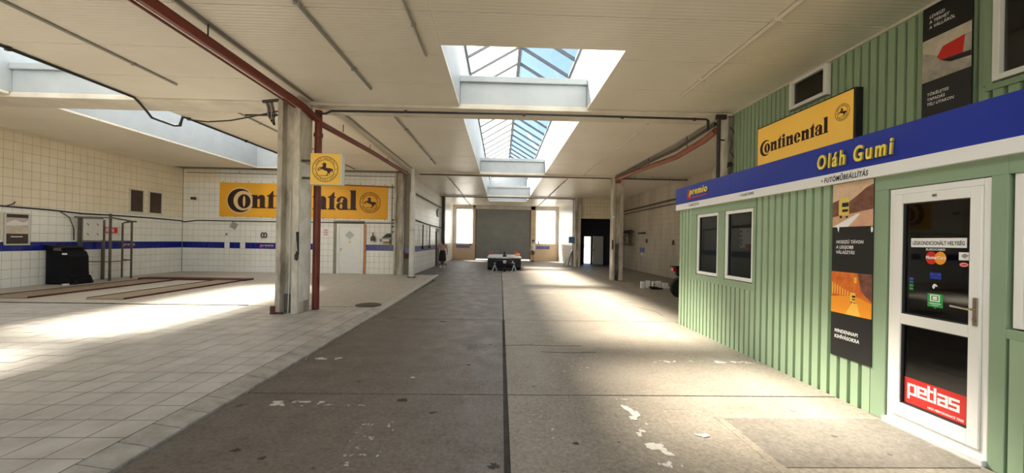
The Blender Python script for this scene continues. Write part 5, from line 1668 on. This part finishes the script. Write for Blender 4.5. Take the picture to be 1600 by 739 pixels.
# ================================================================== trailer on jack stands before the shutter
t = thing('flatbed_trailer', (.2, 23.2, 0), 'low black flatbed trailer with pale deck and red lamps before the shutter', 'trailer')
MB().box(-.75, 1.15, 22.2, 26.2, .66, .74).build('deck', 'trailer_deck', t, bevel=.01)
MB().box(-.73, 1.13, 22.1, 22.2, .14, .63).build('front_board', 'trailer_black', t, bevel=.01)
for x in (-.42, .70):
    MB().box(x, x + .12, 22.2, 26.1, .48, .66).build('frame_rail', 'trailer_black', t)
for x, sx in ((-.63, -1), (1.03, 1)):
    wheel(x, 22.9, .311, .31, .22, t, 'x'); wheel(x, 23.75, .311, .31, .22, t, 'x')
    MB().box(x - .12, x + .12, 22.45, 24.2, .635, .655).build('mudguard', 'trailer_black', t)
MB().box(-.6, 1.0, 22.84, 22.96, .28, .40).build('axle', 'trailer_black', t); MB().box(-.6, 1.0, 23.69, 23.81, .28, .40).build('axle', 'trailer_black', t)
for x in (-.40, .80):
    MB().bar((x, 22.2, .52), (.2, 20.9, .50), .09, .12).build('drawbar', 'trailer_black', t)
MB().box(.11, .29, 20.75, 21.0, .45, .60).build('coupling', 'galvanised', t, bevel=.03)
MB().tube([(.2, 21.3, .30), (.2, 21.3, 1.05)], .045, 10).build('winch_post', 'trailer_black', t)
MB().lathe([(.05, -.10), (.12, -.10), (.12, -.08), (.07, -.07), (.07, .07), (.12, .08), (.12, .10), (.05, .10)], (.2, 21.38, .80), 14, 'x').build('winch_drum', 'trailer_black', t)
MB().box(.05, .35, 21.1, 21.25, .70, .78).build('winch_plate', 'steel_white', t)
MB().box(-.35, .75, 21.7, 22.1, .25, .55).build('tool_box', 'trailer_black', t, bevel=.02)
MB().box(.40, .70, 21.69, 21.70, .42, .52).build('label_plate', 'galvanised', t)
for x in (-.78, .90):
    MB().box(x, x + .26, 25.9, 26.2, .80, .92).build('tail_lamp', 'lamp_red', t, bevel=.015)
    MB().box(x + .1, x + .14, 26.0, 26.05, .74, .80).build('lamp_stalk', 'black_steel', t)
MB().lathe([(.06, -.06), (.15, -.06), (.15, .06), (.06, .06)], (.2, 21.05, .152), 14, 'x').build('jockey_wheel', 'rubber', t)
tag(MB().box(.85, 1.12, 23.2, 23.5, .742, .90).build('parts_crate', 'crate_orange', bevel=.01), 'small orange crate standing on the trailer deck', 'crate')
for x, lab in ((-.32, 'pale blue jack stand in front of the trailer, on its left'), (.72, 'pale blue jack stand in front of the trailer, on its right')):
    s = thing('jack_stand', (x, 21.35, 0), lab, 'jack stand', 'jack stands before the trailer')
    for a in range(4):
        ca, sa = (1, 1, -1, -1)[a], (1, -1, -1, 1)[a]
        MB().bar((x + .11 * ca, 21.35 + .11 * sa, .012), (x + .03 * ca, 21.35 + .03 * sa, .28), .03, .03).build('leg', 'jack_blue', s)
        MB().box(x + .11 * ca - .03, x + .11 * ca + .03, 21.35 + .11 * sa - .03, 21.35 + .11 * sa + .03, 0, .012).build('foot', 'jack_blue', s)
    MB().box(x - .045, x + .045, 21.31, 21.39, .26, .31).build('collar', 'jack_blue', s)
    MB().tube([(x, 21.35, .28), (x, 21.35, .42)], .02, 10).build('ratchet_post', 'galvanised', s)
    MB().box(x - .05, x + .05, 21.33, 21.37, .42, .45).build('saddle', 'jack_blue', s)

# ================================================================== end wall bits
t = thing('socket_box', (-2.26, END_Y, 1.15), 'small dark red socket box left of the shutter', 'box')
MB().box(-2.62, -2.46, END_Y - .10, END_Y, 1.22, 1.36).build('body', 'lift_red', t, bevel=.01); MB().box(-2.58, -2.50, END_Y - .12, END_Y - .10, 1.26, 1.32).build('cap', 'black_steel', t)
for z, lab in ((2.55, 'upper red push button right of the shutter'), (2.15, 'lower red push button right of the shutter')):
    t = thing('push_button', (2.66, END_Y, z), lab, 'switch')
    MB().box(2.58, 2.74, END_Y - .06, END_Y, z, z + .16).build('housing', 'sign_grey', t, bevel=.01); MB().lathe([(.05, -.03), (.05, 0)], (2.66, END_Y - .06, z + .08), 12, 'y').build('button', 'lamp_red', t)
tag(MB().lathe([(.04, 1.401), (.05, 1.41), (.05, 1.60), (.02, 1.68), (.02, 1.80), (.025, 1.82)], (3.15, END_Y + .02, 0), 12).build('dark_bottle', 'vent_brown', smooth=True), 'dark bottle on the ledge of the right end window', 'bottle')
for i, (x, y, a, lab) in enumerate(((1.775, 3.36, .09, 'torn scrap of pale paper on the floor before the office door'), (-1.02, 4.75, .03, 'tiny pale chip on the concrete near the kerb'))):
    tag(flake(x, y, a, a * .4, 200 + i, 10, .008).build('paper_scrap', 'paper'), lab, 'paper')

# ================================================================== people
def person(label, loc, rz, pose, cloth, height=1.65):
    s = height / 1.70
    V, E_, Rr = [], [], []
    def v(p, r, parent=None):
        V.append(p); Rr.append(r)
        if parent is not None:
            E_.append((parent, len(V) - 1))
        return len(V) - 1
    pel = v((0, 0, .94), (.145, .11))
    wa = v((0, .01, 1.08), (.125, .095), pel)
    ch = v((0, .015, 1.27), (.15, .105), wa)
    sh = v((0, .0, 1.40), (.11, .075), ch)
    nk = v((0, -.005, 1.47), .052, sh)
    v((0, .01, 1.55), .055, nk)
    ends = {}
    for k, sx in (('L', -1), ('R', 1)):
        hip = v((sx * .09, 0, .88), .095, pel)
        kn, an = pose['knee' + k], pose['ankle' + k]
        th = v(tuple((Vector((sx * .09, 0, .88)) * .5 + Vector(kn) * .5)), .078, hip)
        kv = v(kn, .055, th)
        cf = v(tuple(Vector(kn) * .62 + Vector(an) * .38 + Vector((0, -.015, 0))), .056, kv)
        av = v(an, .036, cf)
        v((an[0], an[1] + .03, .035), .038, av)
        v((an[0] + sx * .02, an[1] + .15, .025), .030, len(V) - 1)
        s1 = v((sx * .175, 0, 1.385), .058, sh)
        el, wr = pose['elbow' + k], pose['wrist' + k]
        up = v(tuple(Vector((sx * .175, 0, 1.385)) * .5 + Vector(el) * .5), .047, s1)
        ev = v(el, .038, up)
        wv = v(wr, .026, ev)
        ends[k] = (Vector(el), Vector(wr), wv)
    for k in 'LR':
        el, wr, wv = ends[k]
        d_ = (wr - el).normalized()
        v(tuple(wr + d_ * .07), (.036, .020), wv)
    body = skin_body(V, E_, Rr, pel)
    M = Matrix.Translation(loc) @ Matrix.Rotation(rz, 4, 'Z') @ Matrix.Scale(s, 4)
    t = thing('person', loc, label, 'person')
    b = MB(M)
    b.add(*body)
    # head with jaw, nose, ears; fingers rooted in the palms
    prof = [(.02, 1.515), (.048, 1.53), (.062, 1.56), (.072, 1.60), (.078, 1.64), (.074, 1.68), (.055, 1.715), (.02, 1.73)]
    HV, HF = [], []
    n = 16
    for r, h in prof:
        for j in range(n):
            a = 2 * math.pi * j / n
            HV.append((r * .95 * math.cos(a), .012 + r * 1.2 * math.sin(a) + (.012 if h < 1.57 and math.sin(a) > 0 else 0), h))
    for i in range(len(prof) - 1):
        for j in range(n):
            HF.append((i * n + j, i * n + (j + 1) % n, (i + 1) * n + (j + 1) % n, (i + 1) * n + j))
    HF += [tuple(range(n - 1, -1, -1)), tuple(range((len(prof) - 1) * n, len(prof) * n))]
    b.add(HV, HF)
    b.add([(-.012, .095, 1.595), (.012, .095, 1.595), (0, .122, 1.60), (0, .098, 1.645)], [(0, 1, 2), (1, 3, 2), (3, 0, 2)])
    for sx in (-1, 1):
        b.tube([(sx * .072, .0, 1.60), (sx * .082, -.01, 1.63), (sx * .076, 0, 1.66)], .012, 6)
    for k, sx in (('L', -1), ('R', 1)):
        el, wr, _ = ends[k]
        d_ = (wr - el).normalized()
        side = d_.cross(Vector((sx, 0, 0)))
        if side.length < .2:
            side = Vector((0, 1, 0))
        side.normalize()
        nrm = d_.cross(side).normalized()
        for q in range(4):
            o_ = wr + d_ * .075 + side * (.027 - .018 * q)
            L = (.070, .080, .074, .058)[q]
            b.tube([o_, o_ + d_ * L * .5, o_ + d_ * L * .9 + nrm * .018], [.0095, .0085, .0065], 6)
        o_ = wr + d_ * .03 + side * .028
        b.tube([o_, o_ + d_ * .025 + side * .025, o_ + d_ * .055 + side * .032], [.011, .010, .007], 6)
    b.build('body', 'skin', t, smooth=True)
    f = MB(M)
    for sx in (-1, 1):
        f.lathe([(.004, 0), (.011, .003), (.011, .008)], (sx * .03, .085, 1.635), 8, 'y')
    f.box(-.02, .02, .088, .098, 1.563, 1.569)
    f.build('face_details', 'hair_dark', t)
    cloth(t, M)
    return t
def shell(parent, M, name, m, rings, n=20, cy=0.0):
    """closed garment tube from elliptical rings (cx, cy, z, rx, ry), open look given by thickness"""
    b = MB(M)
    V, F = [], []
    for (cx, cy_, z, rx, ry) in rings:
        for j in range(n):
            a = 2 * math.pi * j / n
            V.append((cx + rx * math.cos(a), cy_ + ry * math.sin(a), z))
    for i in range(len(rings) - 1):
        for j in range(n):
            F.append((i * n + j, i * n + (j + 1) % n, (i + 1) * n + (j + 1) % n, (i + 1) * n + j))
    b.add(V, F)
    o = b.build(name, m, parent, smooth=True)
    md = o.modifiers.new('solid', 'SOLIDIFY')
    md.thickness = .008
    md.offset = 1
    return o
def hair(t, M, long):
    b = MB(M)
    prof = [(.084, 1.60), (.088, 1.65), (.082, 1.69), (.062, 1.725), (.02, 1.745)]
    V, F, n = [], [], 16
    for r, h in prof:
        for j in range(n):
            a = 2 * math.pi * j / n
            fr = math.sin(a) > .3 and h < 1.66
            V.append(((r if not fr else r * .9) * math.cos(a), (-.005 + r * 1.2 * math.sin(a)) if not fr else .05, h))
    for i in range(len(prof) - 1):
        for j in range(n):
            F.append((i * n + j, i * n + (j + 1) % n, (i + 1) * n + (j + 1) % n, (i + 1) * n + j))
    F += [tuple(range(n - 1, -1, -1)), tuple(range((len(prof) - 1) * n, len(prof) * n))]
    b.add(V, F)
    if long:
        b.tube([(0, -.06, 1.66), (0, -.10, 1.56), (0, -.095, 1.46), (.01, -.09, 1.38)], [.07, .078, .065, .03], 12)
    b.build('hair', 'hair_dark', t, smooth=True)
def shoes(t, M, pose, m):
    for k, sx in (('L', -1), ('R', 1)):
        x, y, z = pose['ankle' + k]
        b = MB(M)
        b.add([(x + dx, y + dy, dz) for dx, dy, dz in ((-.042, -.055, 0), (.042, -.055, 0), (.05, .16, 0), (-.05, .16, 0), (-.038, -.05, .085), (.038, -.05, .085), (.036, .165, .045), (-.036, .165, .045), (-.036, .04, .09), (.036, .04, .09))],
              [(3, 2, 1, 0), (0, 1, 5, 4), (1, 2, 6, 9, 5), (2, 3, 7, 6), (3, 0, 4, 8, 7), (4, 5, 9, 8), (8, 9, 6, 7)])
        b.build('shoe', m, t, bevel=.012)

pw = dict(kneeL=(-.11, .06, .49), ankleL=(-.12, -.01, .08), kneeR=(.10, .02, .49), ankleR=(.10, -.08, .08),
          elbowL=(-.30, .10, 1.17), wristL=(-.22, .30, 1.28), elbowR=(.27, -.03, 1.13), wristR=(.31, .05, .90))
def cloth_w(t, M):
    shell(t, M, 'top', 'top_pink', [(0, 0, 1.0, .150, .115), (0, .005, 1.08, .142, .108), (0, .012, 1.2, .158, .115), (0, .012, 1.30, .170, .118), (0, .0, 1.38, .160, .098), (0, 0, 1.425, .10, .08)])
    shell(t, M, 'skirt', 'cloth_black', [(0, .0, .40, .215, .17), (0, 0, .60, .205, .165), (0, 0, .80, .190, .155), (0, 0, .95, .168, .130), (0, 0, 1.05, .148, .115)])
    hair(t, M, True); shoes(t, M, pw, 'shoe_white')
person('woman in a dusky pink top and long black skirt, back turned, at the left wall', (-3.42, 23.4, 0), math.radians(28), pw, cloth_w, 1.65)
pm = dict(kneeL=(-.12, .03, .49), ankleL=(-.14, -.02, .08), kneeR=(.11, .05, .49), ankleR=(.13, .02, .08),
          elbowL=(-.29, .02, 1.13), wristL=(-.30, .14, .92), elbowR=(.28, .05, 1.15), wristR=(.20, .26, 1.12))
def cloth_m(t, M):
    shell(t, M, 'shirt', 'cloth_white', [(0, 0, .84, .185, .15), (0, 0, .95, .18, .145), (0, .005, 1.08, .165, .13), (0, .012, 1.25, .185, .130), (0, .008, 1.36, .20, .112), (0, 0, 1.43, .11, .085)])
    for sx in (-1, 1):
        e = Vector(pm['elbowL' if sx < 0 else 'elbowR'])
        s0 = Vector((sx * .175, 0, 1.385))
        b = MB(M); b.tube([s0, s0 * .4 + e * .6], [.075, .068], 12); b.build('sleeve', 'cloth_white', t, smooth=True)
        k = Vector(pm['kneeL' if sx < 0 else 'kneeR']); h = Vector((sx * .09, 0, .90))
        b = MB(M); b.tube([h, h * .15 + k * .85], [.115, .088], 14); b.build('shorts_leg', 'cloth_brown', t, smooth=True)
    hair(t, M, False); shoes(t, M, pm, 'cloth_brown')
person('man in a white shirt and brown shorts beside the roller shutter', (2.55, 31.45, 0), math.radians(60), pm, cloth_m, 1.72)
